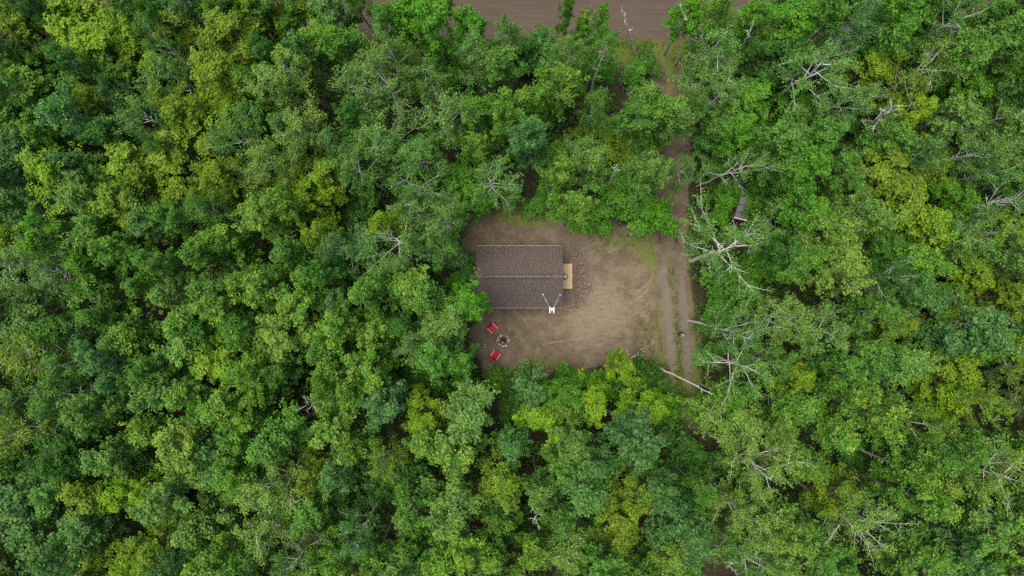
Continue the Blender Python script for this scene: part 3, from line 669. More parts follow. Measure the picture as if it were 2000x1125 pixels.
bare_tree('dead_tree', 'white twin-topped trunk in the olive maples, upper left', (352, 142), (326, 112), 12.0, 0.11, 4, 24, M_BIRCH_BARK, 0.6, 0.5, BT)

def fallen_branch():
    root = empty('fallen_branch', (*g(1234, 698), 0.15)); tag(root, 'dead white branch lying forked on the clearing edge near the driveway', 'branch')
    rng = np.random.default_rng(3)
    def px(a, b, z): q = g(a, b); o = g(1234, 698); return np.array([q[0] - o[0], q[1] - o[1], z])
    for pts, r in (([(1232, 699, .0), (1243, 694, .15), (1256, 693, .25)], .05), ([(1234, 698, .05), (1243, 690, .3), (1254, 679, .5)], .045),
                   ([(1243, 694, .15), (1250, 687, .4), (1257, 684, .55)], .03), ([(1243, 690, .3), (1247, 683, .5), (1249, 678, .6)], .022)):
        P = np.array([px(*q) for q in pts]); wv, wf = tubes_np([(P, np.linspace(r, r * .45, len(P)))], 6)
        link('limb', mesh_np('limb', wv, wf, M_DEAD_WOOD, None, True), root)
fallen_branch()

# ------------------------------------------------------------------ undergrowth, grass, twigs
def undergrowth():
    rng = np.random.default_rng(12)
    x = rng.uniform(-52, 52, 16000); y = rng.uniform(-31, 31, 16000)
    dd, _ = polyline_dist(x, y, DRIVE); csd = poly_sdf(x, y, CLEAR) + (fbm(x, y, 2.2, 3) - 0.5) * 1.6
    keep = (dd > 1.75) & (csd > 0.1) & ((y < ROAD_Y0 - 0.3) | (y > ROAD_Y1 + 0.5)) & (fbm(x, y, 3.5, 40) > 0.30)
    x, y, dd = x[keep], y[keep], np.minimum(dd[keep], csd[keep] + 2.0)
    z = rng.uniform(0.15, 1.0, len(x)) + (rng.random(len(x)) < 0.4) * rng.uniform(0, 4.2, len(x)) * np.clip((dd - 2.3) / 2, 0, 1) * np.clip((ROAD_Y0 - y) / 2, 0.2, 1)
    C = np.stack([x, y, z], 1)
    V, F, tint, d, r = leaves_np(C, 18, 0.55, 0.5, 0.17, 1.1, rng)
    o = link('undergrowth', mesh_np('undergrowth', V, F, M_SHRUB_LEAF, {'tint': ('FLOAT', tint), 'tip': ('FLOAT', tint * 0)}))
    o.color = (0.042, 0.125, 0.010, 0); o['kind'] = 'stuff'; o['label'] = 'low green undergrowth on the forest floor'
    # grass and weeds of the clearing and of the road verge
    pts = []
    for px, py, rx, ry, n in ((1000, 408, 60, 16, 200), (1215, 470, 50, 22, 60), (1265, 645, 20, 40, 90), (1285, 728, 40, 22, 260), (1225, 570, 16, 14, 16),
                              (1060, 412, 22, 18, 45), (1060, 718, 55, 10, 90), (1345, 772, 45, 18, 110), (1180, 455, 22, 14, 40), (975, 718, 14, 12, 25), (1000, 655, 16, 12, 14)):
        q = rng.normal(0, 0.6, (n, 2)) * np.array([rx, ry]) + np.array([px, py]); pts += [g(*v) for v in q]
    for k in range(170):
        t = rng.uniform(4, len(DRIVE) - 7); i = int(t); c = DRIVE[i] + (DRIVE[i + 1] - DRIVE[i]) * (t - i)
        pts.append((c[0] + rng.normal(0, 0.18), c[1]))
    for k in range(900): pts.append((rng.uniform(-50, 50), ROAD_Y0 - abs(rng.normal(0, 1.1)) - 0.1))
    P = np.array(pts); C = np.column_stack([P, rng.uniform(0.02, 0.09, len(P))])
    ok = ~((P[:, 0] > -3.6) & (P[:, 0] < 5.9) & (P[:, 1] > -1.9) & (P[:, 1] < 3.9)); C = C[ok]
    V, F, tint, d, r = leaves_np(C, 14, 0.20, 0.3, 0.10, 0.8, rng, 0, 0.35)
    o = link('grass', mesh_np('grass', V, F, M_SHRUB_LEAF, {'tint': ('FLOAT', tint), 'tip': ('FLOAT', tint * 0)}))
    o.color = (0.085, 0.14, 0.02, 1); o['kind'] = 'stuff'; o['label'] = 'short weedy grass tufts on the clearing and road verge'
    # wood chips round the deck and loose twigs
    n = 1900
    a = rng.uniform(0, 2 * PI, n)
    cpx = np.concatenate([rng.normal(1130, 11, 600), rng.normal(1118, 12, 300), rng.normal(1185, 24, 400), rng.uniform(910, 1285, 600)])
    cpy = np.concatenate([rng.normal(538, 26, 600), rng.normal(586, 11, 300), rng.normal(433, 8, 400), rng.uniform(440, 725, 600)])
    P = np.array([g(u, v) for u, v in zip(cpx, cpy)]); L = rng.uniform(0.04, 0.13, n); wd = rng.uniform(0.006, 0.016, n); z = rng.uniform(0.015, 0.05, n)
    ok = ~((P[:, 0] > -3.4) & (P[:, 0] < 5.75) & (P[:, 1] > -1.7) & (P[:, 1] < 3.7)); P, L, wd, z, a = P[ok], L[ok], wd[ok], z[ok], a[ok]; n = len(P)
    t = np.stack([np.cos(a), np.sin(a), rng.normal(0, 0.15, n)], 1); b = np.stack([-np.sin(a), np.cos(a), np.zeros(n)], 1)
    c = np.column_stack([P, z])
    V = np.stack([c - t * L[:, None] - b * wd[:, None], c + t * L[:, None] - b * wd[:, None], c + t * L[:, None] + b * wd[:, None], c - t * L[:, None] + b * wd[:, None]], 1)
    top = V.copy(); top[:, :, 2] += 0.015
    W = np.concatenate([V, top], 1).reshape(-1, 3); o8 = (np.arange(n) * 8)[:, None, None]
    Fq = np.array([[0, 3, 2, 1], [4, 5, 6, 7], [0, 1, 5, 4], [1, 2, 6, 5], [2, 3, 7, 6], [3, 0, 4, 7]])[None] + o8
    m = NT('wood_chips'); oi = m.n('ShaderNodeNewGeometry')
    m.col(m.ramp(oi.outputs['Random Per Island'], [(0.0, (0.05, 0.035, 0.028)), (0.5, (0.11, 0.08, 0.058)), (1.0, (0.24, 0.185, 0.135))]))
    o = link('wood_chips', mesh_np('wood_chips', W, Fq.reshape(-1, 4), m.m)); o['kind'] = 'stuff'; o['label'] = 'dark wood chips and twigs strewn round the deck'
undergrowth()

# ------------------------------------------------------------------ cabin
EX0, EX1, EN, ES, EZ, RZ = -3.15, 4.47, 3.77, -1.76, 2.62, 3.92        # roof edges, eave and ridge heights
RY = (EN + ES) / 2
WX0, WX1, WN, WS = -2.85, 4.17, 3.42, -1.41
def shingle_mat():
    m = NT('asphalt_shingle'); at = m.n('ShaderNodeAttribute', attribute_name='tint')
    p = m.obj(); nb = m.noise(1.2, 4, 0.6, p); nf = m.noise(60, 3, 0.7, p)
    c = m.ramp(at.outputs['Fac'], [(0.0, (0.088, 0.064, 0.053)), (0.35, (0.120, 0.091, 0.077)), (0.7, (0.140, 0.108, 0.092)), (1.0, (0.170, 0.136, 0.118))])
    c = m.mix(m.math('MULTIPLY', nb, 0.35), c, (0.10, 0.088, 0.082)); c = m.mix(m.math('MULTIPLY', nf, 0.2), c, (0.16, 0.135, 0.125))
    m.col(c); m.b.inputs['Roughness'].default_value = 0.92; m.bump(nf, 0.2, 0.004); return m.m
M_SHINGLE = shingle_mat()
M_SIDING = simple('brown_siding', (0.16, 0.105, 0.07), 0.7, 0, 0.25, 4)
M_TRIM = simple('pale_trim_metal', (0.27, 0.265, 0.25), 0.5, 0.0, 0.15, 6)
M_DARKTRIM = simple('dark_trim', (0.09, 0.07, 0.06), 0.6)
M_WHITE = simple('white_paint', (0.80, 0.80, 0.79), 0.4, 0, 0.05)
M_GLASS = NT('window_glass'); M_GLASS.b.inputs['Base Color'].default_value = (0.03, 0.04, 0.05, 1); M_GLASS.b.inputs['Roughness'].default_value = 0.08; M_GLASS = M_GLASS.m
M_DOOR = simple('door_paint', (0.25, 0.06, 0.04), 0.5, 0, 0.1)

def cabin():
    root = empty('cabin', (0, 0, 0)); tag(root, 'small cabin with dark brown shingled gable roof in the middle of the clearing', 'cabin')
    rnd = random.Random(4)
    def wall_x(y, sgn):                       # long wall with lapped boards
        bm = bmesh.new(); z = 0.25
        box(bm, ((WX0 + WX1) / 2, y - sgn * 0.06, 1.42), (WX1 - WX0 - 0.02, 0.1, 2.4))
        while z < 2.55:
            box(bm, ((WX0 + WX1) / 2, y, z + 0.09), (WX1 - WX0, 0.03, 0.176), Matrix.Rotation(sgn * 0.06, 3, 'X')); z += 0.18
        link('wall', bm_mesh('wall', bm, M_SIDING), root)
    wall_x(WN, 1); wall_x(WS, -1)
    for x, sgn in ((WX0, -1), (WX1, 1)):
        bm = bmesh.new(); z = 0.25
        while z < 3.7:
            half = (WN - WS) / 2 - 0.04
            zz = z + 0.18
            if zz > 2.55: half = min(half, (RZ - 0.12 - zz) / (RZ - EZ) * (EN - ES) / 2)
            if half > 0.1: box(bm, (x, RY, z + 0.09), (0.03, half * 2, 0.176), Matrix.Rotation(-sgn * 0.06, 3, 'Y'))
            z += 0.18
        v = [bm.verts.new((x - sgn * (0.02 + d), yy, zz)) for d in (0, 0.1) for yy, zz in ((WS + 0.08, 0.2), (WN - 0.08, 0.2), (WN - 0.08, 2.6), (RY, 3.72), (WS + 0.08, 2.6))]
        bm.faces.new(v[:5]); bm.faces.new(v[5:][::-1])
        for k in range(5): bm.faces.new((v[k], v[5 + k], v[5 + (k + 1) % 5], v[(k + 1) % 5]))
        link('gable_wall', bm_mesh('gable_wall', bm, M_SIDING), root)
    bm = bmesh.new(); box(bm, ((WX0 + WX1) / 2, RY, 0.1), (WX1 - WX0 - 0.1, WN - WS - 0.1, 0.32)); link('foundation', bm_mesh('foundation', bm, simple('concrete', (0.3, 0.29, 0.27))), root)
    # roof slopes with courses of shingles
    run = (EN - ES) / 2; rise = RZ - EZ; sl_ = math.hypot(run, rise)
    for sgn in (1, -1):
        ye = EN if sgn > 0 else ES
        bm = bmesh.new()
        v = [bm.verts.new(c) for c in ((EX0, ye, EZ - 0.03), (EX1, ye, EZ - 0.03), (EX1, RY, RZ - 0.03), (EX0, RY, RZ - 0.03),
                                       (EX0, ye, EZ - 0.13), (EX1, ye, EZ - 0.13), (EX1, RY, RZ - 0.13), (EX0, RY, RZ - 0.13))]
        for f in ((0, 1, 2, 3), (7, 6, 5, 4), (0, 4, 5, 1), (1, 5, 6, 2), (2, 6, 7, 3), (3, 7, 4, 0)): bm.faces.new([v[i] for i in f])
        slope = link('roof_slope', bm_mesh('roof_slope', bm, M_DARKTRIM), root)
        n = 23; ex = sl_ / n
        U_ = np.array([0, -sgn * run / sl_, rise / sl_]); Nn = np.array([0, sgn * rise / sl_, run / sl_]); O = np.array([0, ye, EZ - 0.03])
        for k in range(n):
            V, F, T = [], [], []
            x = EX0 + 0.005 - rnd.uniform(0, 0.2)
            while x < EX1 - 0.01:
                wd = rnd.choice((0.16, 0.24, 0.3, 0.36)); xa, xb = max(x, EX0), min(x + wd - 0.008, EX1)
                if xb - xa > 0.02:
                    hgt = rnd.choice((0.020, 0.024, 0.030)); lo = k * ex - 0.012 * (k > 0) + rnd.uniform(-0.006, 0.006); hi = min((k + 1) * ex + 0.02, sl_)
                    o = len(V)
                    for xx in (xa, xb):
                        for s_, hh in ((lo, hgt), (hi, 0.004), (hi, -0.002), (lo, -0.002)):
                            V.append(np.array([xx, 0, 0]) + O + U_ * s_ + Nn * hh)
                    F += [[o, o + 1, o + 5, o + 4], [o + 3, o, o + 4, o + 7], [o, o + 3, o + 2, o + 1], [o + 4, o + 5, o + 6, o + 7]]
                    T += [min(1, max(0, rnd.gauss(0.5, 0.11)))] * 8
                x += wd
            F = [f if sgn < 0 else f[::-1] for f in F]
            link('shingle_course', mesh_np('shingle_course', V, F, M_SHINGLE, {'tint': ('FLOAT', T)}), slope)
        # pale metal drip edge, fascia
        bm = bmesh.new(); box(bm, ((EX0 + EX1) / 2, ye + sgn * 0.012, EZ - 0.055), (EX1 - EX0 + 0.02, 0.05, 0.06)); link('drip_edge', bm_mesh('drip_edge', bm, M_TRIM), root)
        bm = bmesh.new(); box(bm, ((EX0 + EX1) / 2, ye - sgn * 0.035, EZ - 0.2), (EX1 - EX0 - 0.02, 0.03, 0.16)); link('fascia', bm_mesh('fascia', bm, M_DARKTRIM), root)
        for xx in (EX0 - 0.008, EX1 + 0.008):
            bm = bmesh.new(); a = math.atan2(rise, run) * sgn
            box(bm, (xx, (ye + RY) / 2, (EZ + RZ) / 2 - 0.09), (0.03, sl_ + 0.02, 0.14), Matrix.Rotation(-a, 3, 'X')); link('barge_board', bm_mesh('barge_board', bm, M_DARKTRIM), root)
    # ridge: cap shingles all along, and the raised vent with its own caps
    def cap(parent, x, wd, half, lift, th, name='cap_shingle'):
        V, F = [], []
        dz = half * rise / run
        for xx in (x, x + wd):
            for dy, zz in ((-half, -dz), (0, 0), (half, -dz)):
                for t in (th, 0): V.append((xx, RY + dy, RZ + lift + zz + t + (0.006 if xx > x else 0)))
        F = [[0, 6, 8, 2], [2, 8, 10, 4], [0, 1, 7, 6], [4, 10, 11, 5], [0, 2, 3, 1], [2, 4, 5, 3], [6, 7, 9, 8], [8, 9, 11, 10], [1, 3, 9, 7], [3, 5, 11, 9]]
        T = [min(1, max(0, rnd.gauss(0.45, 0.2)))] * 12
        link(name, mesh_np(name, V, F, M_SHINGLE, {'tint': ('FLOAT', T)}), parent)
    vx0, vx1 = -2.37, 3.46
    x = EX0
    while x < EX1 - 0.02:
        if not (vx0 - 0.2 < x < vx1): cap(root, x, min(0.21, EX1 - x), 0.15, 0.0, 0.02, 'ridge_cap')
        x += 0.215
    bm = bmesh.new()
    for dy in (-1, 1):
        box(bm, ((vx0 + vx1) / 2, RY + dy * 0.105, RZ - 0.105 * rise / run + 0.012), (vx1 - vx0 + 0.10, 0.21, 0.05), Matrix.Rotation(-dy * math.atan2(rise, run), 3, 'X'))
    vent = link('ridge_vent', bm_mesh('ridge_vent', bm, simple('black_vent', (0.03, 0.026, 0.026))), root)
    nv = 27; st = (vx1 - vx0) / nv
    for k in range(nv): cap(vent, vx0 + k * st, st - 0.012, 0.145, 0.06, 0.02)
    # door on the deck side, windows
    bm = bmesh.new(); box(bm, (WX1 + 0.035, 1.05, 1.42), (0.05, 0.9, 2.0), None, 0.008); d = link('door', bm_mesh('door', bm, M_DOOR), root)
    bm = bmesh.new(); box(bm, (WX1 + 0.09, 0.7, 1.4), (0.05, 0.04, 0.12), None, 0.01); link('handle', bm_mesh('handle', bm, simple('brass', (0.5, 0.4, 0.2), 0.3, 1)), d)
    for cx, y, sg in ((-1.2, WS, -1), (2.4, WS, -1), (0.6, WN, 1)):
        bm = bmesh.new(); yy = y + sg * 0.035
        for dx, dz, sx, sz in ((-0.5, 0, 0.08, 1.0), (0.5, 0, 0.08, 1.0), (0, 0.46, 0.92, 0.08), (0, -0.46, 0.92, 0.08)): box(bm, (cx + dx, yy, 1.55 + dz), (sx, 0.06, sz))
        f = link('window', bm_mesh('window', bm, M_WHITE), root)
        bm = bmesh.new(); box(bm, (cx, y + sg * 0.022, 1.55), (0.92, 0.02, 0.84)); link('pane', bm_mesh('pane', bm, M_GLASS), f)
    return root
cabin()

def deck():
    root = empty('deck', (0, 0, 0)); tag(root, 'narrow new pine deck of lengthwise boards at the cabin right gable end', 'deck')
    m = NT('pine_board'); oi = m.n('ShaderNodeObjectInfo'); p = m.n('ShaderNodeMapping'); p.inputs['Scale'].default_value = (9, 0.8, 4); m.l(m.pos(), p.inputs['Vector'])
    f = m.noise(3, 5, 0.65, p.outputs[0])
    c = m.ramp(f, [(0.3, (0.37, 0.265, 0.135)), (0.55, (0.47, 0.36, 0.205)), (0.75, (0.56, 0.45, 0.28))])
    c = m.mix(m.math('MULTIPLY', oi.outputs['Random'], 0.5), c, (0.52, 0.39, 0.18)); m.col(c); m.bump(f, 0.2, 0.005)
    x0, x1, y0, y1 = 4.22, 5.57, -0.07, 2.24; n = 9; st = (x1 - x0) / n
    for k in range(n):
        bm = bmesh.new(); box(bm, (x0 + (k + 0.5) * st, (y0 + y1) / 2, 0.5 + (k % 3) * 0.002), (st - 0.012, y1 - y0, 0.04), None, 0.004); link('deck_board', bm_mesh('deck_board', bm, m.m), root)
    for y in (y0 + 0.03, y1 - 0.03):
        bm = bmesh.new(); box(bm, ((x0 + x1) / 2, y, 0.38), (x1 - x0 - 0.04, 0.045, 0.19)); link('rim_joist', bm_mesh('rim_joist', bm, m.m), root)
    bm = bmesh.new(); box(bm, (x1 - 0.03, (y0 + y1) / 2, 0.38), (0.045, y1 - y0 - 0.12, 0.19)); link('rim_joist', bm_mesh('rim_joist', bm, m.m), root)
    for x in (x0 + 0.1, x1 - 0.1):
        for y in (y0 + 0.1, y1 - 0.1):
            bm = bmesh.new(); box(bm, (x, y, 0.14), (0.1, 0.1, 0.3)); link('post', bm_mesh('post', bm, m.m), root)
deck()

def grill():
    x, y = g(1104, 540, 1.4)
    root = empty('kettle_grill', (x, y, 0.522)); tag(root, 'round black kettle grill on the pine deck by the roof edge', 'grill')
    blk = simple('black_enamel', (0.018, 0.018, 0.024), 0.28, 0, 0.1); al = simple('grill_metal', (0.45, 0.47, 0.52), 0.35, 0.8, 0.1)
    bm = bmesh.new(); lathe(bm, [(0.03, 0.42), (0.14, 0.45), (0.21, 0.54), (0.235, 0.66), (0.225, 0.66), (0.2, 0.55), (0.0, 0.45)]); link('bowl', bm_mesh('bowl', bm, blk, True), root)
    bm = bmesh.new(); lathe(bm, [(0.245, 0.66), (0.243, 0.70), (0.205, 0.80), (0.13, 0.87), (0.0, 0.89)]); lid = link('lid', bm_mesh('lid', bm, blk, True), root)
    bm = bmesh.new(); lathe(bm, [(0.185, 0.829), (0.12, 0.886), (0.05, 0.90), (0.05, 0.895), (0.118, 0.879), (0.183, 0.822)]); link('reflection_ring', bm_mesh('reflection_ring', bm, al, True), lid)  # pale ring added to the black lid as the sky's reflection
    bm = bmesh.new(); tube(bm, [(-0.07, 0, 0.885), (-0.06, 0, 0.94), (0.06, 0, 0.94), (0.07, 0, 0.885)], 0.016, 8); link('handle', bm_mesh('handle', bm, blk, True), lid)
    for k in range(3):
        a = k * 2 * PI / 3 + 0.5; bm = bmesh.new(); tube(bm, [(0.15 * math.cos(a), 0.15 * math.sin(a), 0.47), (0.24 * math.cos(a), 0.24 * math.sin(a), 0.02)], 0.012, 8); link('leg', bm_mesh('leg', bm, al, True), root)
    for k in (1, 2):
        a = k * 2 * PI / 3 + 0.5; bm = bmesh.new(); lathe(bm, [(0.0, -0.02), (0.07, -0.02), (0.075, 0), (0.07, 0.02), (0.0, 0.02)], 16)
        o = link('wheel', bm_mesh('wheel', bm, blk, True), root, (0.262 * math.cos(a), 0.262 * math.sin(a), 0.076), (PI / 2, 0, a + PI / 2))
grill()

def antenna():
    x, y = g(1078, 604, 3.4)
    root = empty('antenna_mast', (x, y, 0)); tag(root, 'white antenna on a pole at the bottom eave, braced to the roof by two rods', 'antenna')
    gal = simple('galvanised', (0.52, 0.52, 0.52), 0.45, 0.3, 0.1); dk = simple('dark_plate', (0.06, 0.06, 0.07), 0.5)
    bm = bmesh.new(); tube(bm, [(0, 0, 0), (0, 0, 3.25)], 0.045, 10); link('pole', bm_mesh('pole', bm, gal, True), root)
    bm = bmesh.new(); lathe(bm, [(0.0, 3.20), (0.10, 3.22), (0.135, 3.32), (0.135, 3.44), (0.10, 3.53), (0.0, 3.56)], 20); link('antenna_head', bm_mesh('antenna_head', bm, M_WHITE, True), root)
    bm = bmesh.new(); box(bm, (0, -0.13, 3.22), (0.26, 0.36, 0.03), None, 0.006); link('bracket_plate', bm_mesh('bracket_plate', bm, dk), root)
    for s in (-1, 1):
        bm = bmesh.new(); box(bm, (s * 0.185, -0.06, 3.30), (0.075, 0.58, 0.12), None, 0.015); link('side_bar', bm_mesh('side_bar', bm, M_WHITE), root)
    for bx, by, tx in ((1060.5, 575, -0.185), (1094, 576, 0.185)):
        qx, qy = g(bx, by, 3.1); rz = EZ + (qy - ES) / ((EN - ES) / 2) * (RZ - EZ) + 0.01
        bm = bmesh.new(); tube(bm, [(qx - x, qy - y, rz), (tx, 0.18, 3.29)], 0.02, 8); link('brace_rod', bm_mesh('brace_rod', bm, gal, True), root)
        bm = bmesh.new(); lathe(bm, [(0.05, -0.03), (0.05, 0.02), (0.0, 0.03)], 10, (qx - x, qy - y, rz)); link('foot_plate', bm_mesh('foot_plate', bm, gal), root)
antenna()

# ------------------------------------------------------------------ fire pit, red chairs
def fire_pit():
    x, y = g(983, 665); rnd = random.Random(9)
    root = empty('fire_pit', (x, y, 0)); tag(root, 'round fire pit ringed with pale stones, black ashes inside', 'fire pit')
    st = []
    for c in ((0.42, 0.34, 0.26), (0.33, 0.25, 0.185), (0.48, 0.41, 0.34), (0.27, 0.20, 0.15)): st.append(simple('field_stone', c, 0.85, 0, 0.35, 5))
    bm = bmesh.new(); lathe(bm, [(0.40, 0.02), (0.33, -0.01), (0.2, 0.03), (0.0, 0.05)], 18); link('ash_bed', bm_mesh('ash_bed', bm, simple('charcoal', (0.016, 0.015, 0.016), 0.9, 0, 0.6, 10)), root)
    n = 15
    for k in range(n):
        a = 2 * PI * k / n + rnd.uniform(-0.08, 0.08); rr = 0.52 + rnd.uniform(-0.03, 0.05)
        bm = bmesh.new(); bmesh.ops.create_icosphere(bm, subdivisions=2, radius=1.0)
        for v in bm.verts: v.co *= 1 + rnd.uniform(-0.12, 0.12)
        o = link('stone', bm_mesh('stone', bm, rnd.choice(st), True), root, (rr * math.cos(a), rr * math.sin(a), 0.06), (0, 0, a + rnd.uniform(-0.3, 0.3)))
        o.scale = (rnd.uniform(0.10, 0.15), rnd.uniform(0.085, 0.115), rnd.uniform(0.08, 0.12))
    for k in range(5):
        a = rnd.uniform(0, PI); bm = bmesh.new(); cx, cy = rnd.uniform(-.1, .1), rnd.uniform(-.1, .1)
        tube(bm, [(cx - 0.2 * math.cos(a), cy - 0.2 * math.sin(a), 0.07), (cx + 0.2 * math.cos(a), cy + 0.2 * math.sin(a), 0.12)], 0.035, 7); link('charred_log', bm_mesh('charred_log', bm, simple('char', (0.02, 0.018, 0.018), 0.9)), root)
    bm = bmesh.new(); lathe(bm, [(0.0, 0), (0.05, 0), (0.052, 0.1), (0.045, 0.1), (0.0, 0.02)], 12); 
    o = link('tin_can', bm_mesh('tin_can', bm, simple('tin', (0.7, 0.7, 0.7), 0.35, 0.4)), None, (x - 0.06, y - 0.13, 0.11), (0.5, 0.2, 0))
    tag(o, 'small pale tin can lying in the black ashes of the fire pit', 'can')
fire_pit()

M_RED = simple('red_plastic', (0.42, 0.008, 0.022), 0.38, 0, 0.08)
def chair(px, py, face, label):
    x, y = g(px, py, 0.4)
    root = empty('garden_chair', (x, y, 0), face); tag(root, label, 'chair', 'red chairs round the fire pit')
    # local: faces +X, width along Y
    def part(name, f):
        bm = bmesh.new(); f(bm); link(name, bm_mesh(name, bm, M_RED), root)
    RY_ = lambda a: Matrix.Rotation(a, 3, 'Y')
    for k in range(6):
        t = k / 5; part('seat_slat', lambda bm: box(bm, (0.30 - 0.5 * t, 0, 0.37 - 0.13 * t), (0.092, 0.52, 0.022), RY_(-0.26), 0.005))
    for k in range(5):
        u = k - 2; ln = 0.80 - 0.05 * u * u
        part('back_slat', lambda bm: box(bm, (-0.22 - 0.27 * ln * 0.62, u * 0.108, 0.24 + ln * 0.45), (0.022, 0.098, ln), RY_(-0.36), 0.006))
    for s in (-1, 1):
        part('armrest', lambda bm: box(bm, (0.02, s * 0.335, 0.575), (0.72, 0.135, 0.025), None, 0.008))
        part('leg', lambda bm: box(bm, (0.30, s * 0.29, 0.28), (0.10, 0.03, 0.56), None, 0.004))
        part('leg', lambda bm: box(bm, (-0.12, s * 0.262, 0.205), (0.95, 0.024, 0.10), RY_(-0.30), 0.004))
        part('arm_support', lambda bm: box(bm, (-0.28, s * 0.31, 0.33), (0.06, 0.03, 0.46), None, 0.004))
    part('back_rail', lambda bm: box(bm, (-0.36, 0, 0.56), (0.03, 0.58, 0.06), RY_(-0.36), 0.004))
chair(962, 641, math.atan2(-1.19, 1.14), 'red slatted garden chair above the fire pit, half under leaves')
chair(968, 693, math.atan2(1.30, 0.85), 'red slatted garden chair below the fire pit, fully in view')

# ------------------------------------------------------------------ shed, boat, tub, stones beyond the driveway
def shed():
    x, y = g(1452, 408, 2.0)
    root = empty('shed', (x, y, 0), R(-14)); tag(root, 'small shed with grey panelled roof and white front edge under trees right of driveway', 'shed')
    gm = simple('grey_roof_panel', (0.115, 0.115, 0.13), 0.6, 0, 0.12); wm = M_SIDING
    W_, D_ = 1.1, 2.1
    for s, nm in ((-1, 'wall'), (1, 'wall')):
        bm = bmesh.new(); box(bm, (s * (W_ / 2 - 0.06), 0, 0.95), (0.05, D_ - 0.16, 1.9)); link(nm, bm_mesh(nm, bm, wm), root)
        bm = bmesh.new(); box(bm, (0, s * (D_ / 2 - 0.1), 0.93), (W_ - 0.18, 0.05, 1.86)); link(nm, bm_mesh(nm, bm, wm), root)
    bm = bmesh.new(); box(bm, (0.0, -D_ / 2 + 0.065, 0.85), (0.6, 0.03, 1.6)); d = link('door', bm_mesh('door', bm, M_DARKTRIM), root)
    bm = bmesh.new(); box(bm, (0.22, -D_ / 2 + 0.03, 0.9), (0.03, 0.04, 0.14)); link('handle', bm_mesh('handle', bm, M_TRIM), d)
    for k, (yc, ln) in enumerate(((0.70, 0.72), (-0.04, 0.70), (-0.62, 0.40))):
        bm = bmesh.new(); box(bm, (0, yc, 2.0 + yc * 0.12), (W_ + 0.05, ln, 0.05), Matrix.Rotation(0.12, 3, 'X'), 0.006)
        for xx in (-0.36, 0, 0.36): box(bm, (xx, yc, 2.04 + yc * 0.12), (0.03, ln - 0.02, 0.03), Matrix.Rotation(0.12, 3, 'X'))
        link('roof_panel', bm_mesh('roof_panel', bm, gm), root)
    bm = bmesh.new(); box(bm, (0, -0.92, 1.90), (W_ + 0.08, 0.11, 0.10), None, 0.01); link('fascia', bm_mesh('fascia', bm, simple('weathered_white', (0.5, 0.52, 0.52), 0.6, 0, 0.2)), root)
shed()

def boat():
    x, y = g(1506, 462, 0.4)
    root = empty('canoe', (x, y, 0.02), R(84)); tag(root, 'dark open canoe with pale rims lying under trees in the right wood', 'canoe')
    L, n = 3.6, 15; sec = []
    for i in range(n):
        t = -1 + 2 * i / (n - 1); wd = 0.36 * (1 - abs(t) ** 2.4) + 0.012; h = 0.36 + 0.18 * abs(t) ** 3; zk = 0.02 + 0.12 * abs(t) ** 5
        sec.append([(t * L / 2, wd * math.sin(a), h - (h - zk) * math.cos(a)) for a in np.linspace(-PI / 2, PI / 2, 9)])
    V, F = [], []
    for dlt in (0, 1):
        for s_ in sec:
            for (a, b, c) in s_: V.append((a, b * (1 - 0.06 * dlt), c + 0.02 * dlt))
    N = n * 9
    for d in (0, N):
        for i in range(n - 1):
            for j in range(8):
                q = [d + i * 9 + j, d + (i + 1) * 9 + j, d + (i + 1) * 9 + j + 1, d + i * 9 + j + 1]; F.append(q if d else q[::-1])
    link('hull', mesh_np('hull', V, F, simple('black_hull', (0.02, 0.022, 0.028), 0.4), None, True), root)
    rim = simple('pale_rim', (0.34, 0.40, 0.45), 0.4)
    for j in (0, 8):
        bm = bmesh.new(); tube(bm, [(s_[j][0], s_[j][1], s_[j][2] + 0.012) for s_ in sec], 0.026, 6); link('gunwale', bm_mesh('gunwale', bm, rim), root)
    for tx in (-0.9, 0.95):
        bm = bmesh.new(); box(bm, (tx, 0, 0.30), (0.24, 0.5, 0.025), None, 0.005); link('seat', bm_mesh('seat', bm, rim), root)
boat()

def tub():
    x, y = g(1060, 374, 0.4); root = empty('tub', (x, y, 0.01)); tag(root, 'small white plastic tub, open and pointed, on grass above the cabin', 'tub')
    out = [(-0.18, -0.17), (0.18, -0.17), (0.19, 0.08), (0.02, 0.24), (-0.19, 0.08)]
    bm = bmesh.new()
    rings = []
    for s_, z in ((0.85, 0), (1.0, 0.42), (0.82, 0.42), (0.75, 0.16)):
        rings.append([bm.verts.new((a * s_, b * s_, z)) for a, b in out])
    for u, v in zip(rings, rings[1:]):
        for k in range(5): bm.faces.new((u[k], u[(k + 1) % 5], v[(k + 1) % 5], v[k]))
    bm.faces.new(rings[0][::-1])
    link('tub_wall', bm_mesh('tub_wall', bm, M_WHITE), root)
    bm = bmesh.new(); bm.faces.new([bm.verts.new((a * 0.74, b * 0.74, 0.17)) for a, b in out]); r = bmesh.ops.extrude_face_region(bm, geom=bm.faces[:]); bmesh.ops.translate(bm, vec=(0, 0, -0.03), verts=[v for v in r['geom'] if isinstance(v, bmesh.types.BMVert)])
    link('tub_floor', bm_mesh('tub_floor', bm, simple('grey_plastic', (0.3, 0.34, 0.34), 0.5)), root)
tub()
rnd = random.Random(31); gm = simple('grey_stone', (0.26, 0.28, 0.28), 0.85, 0, 0.3, 4)
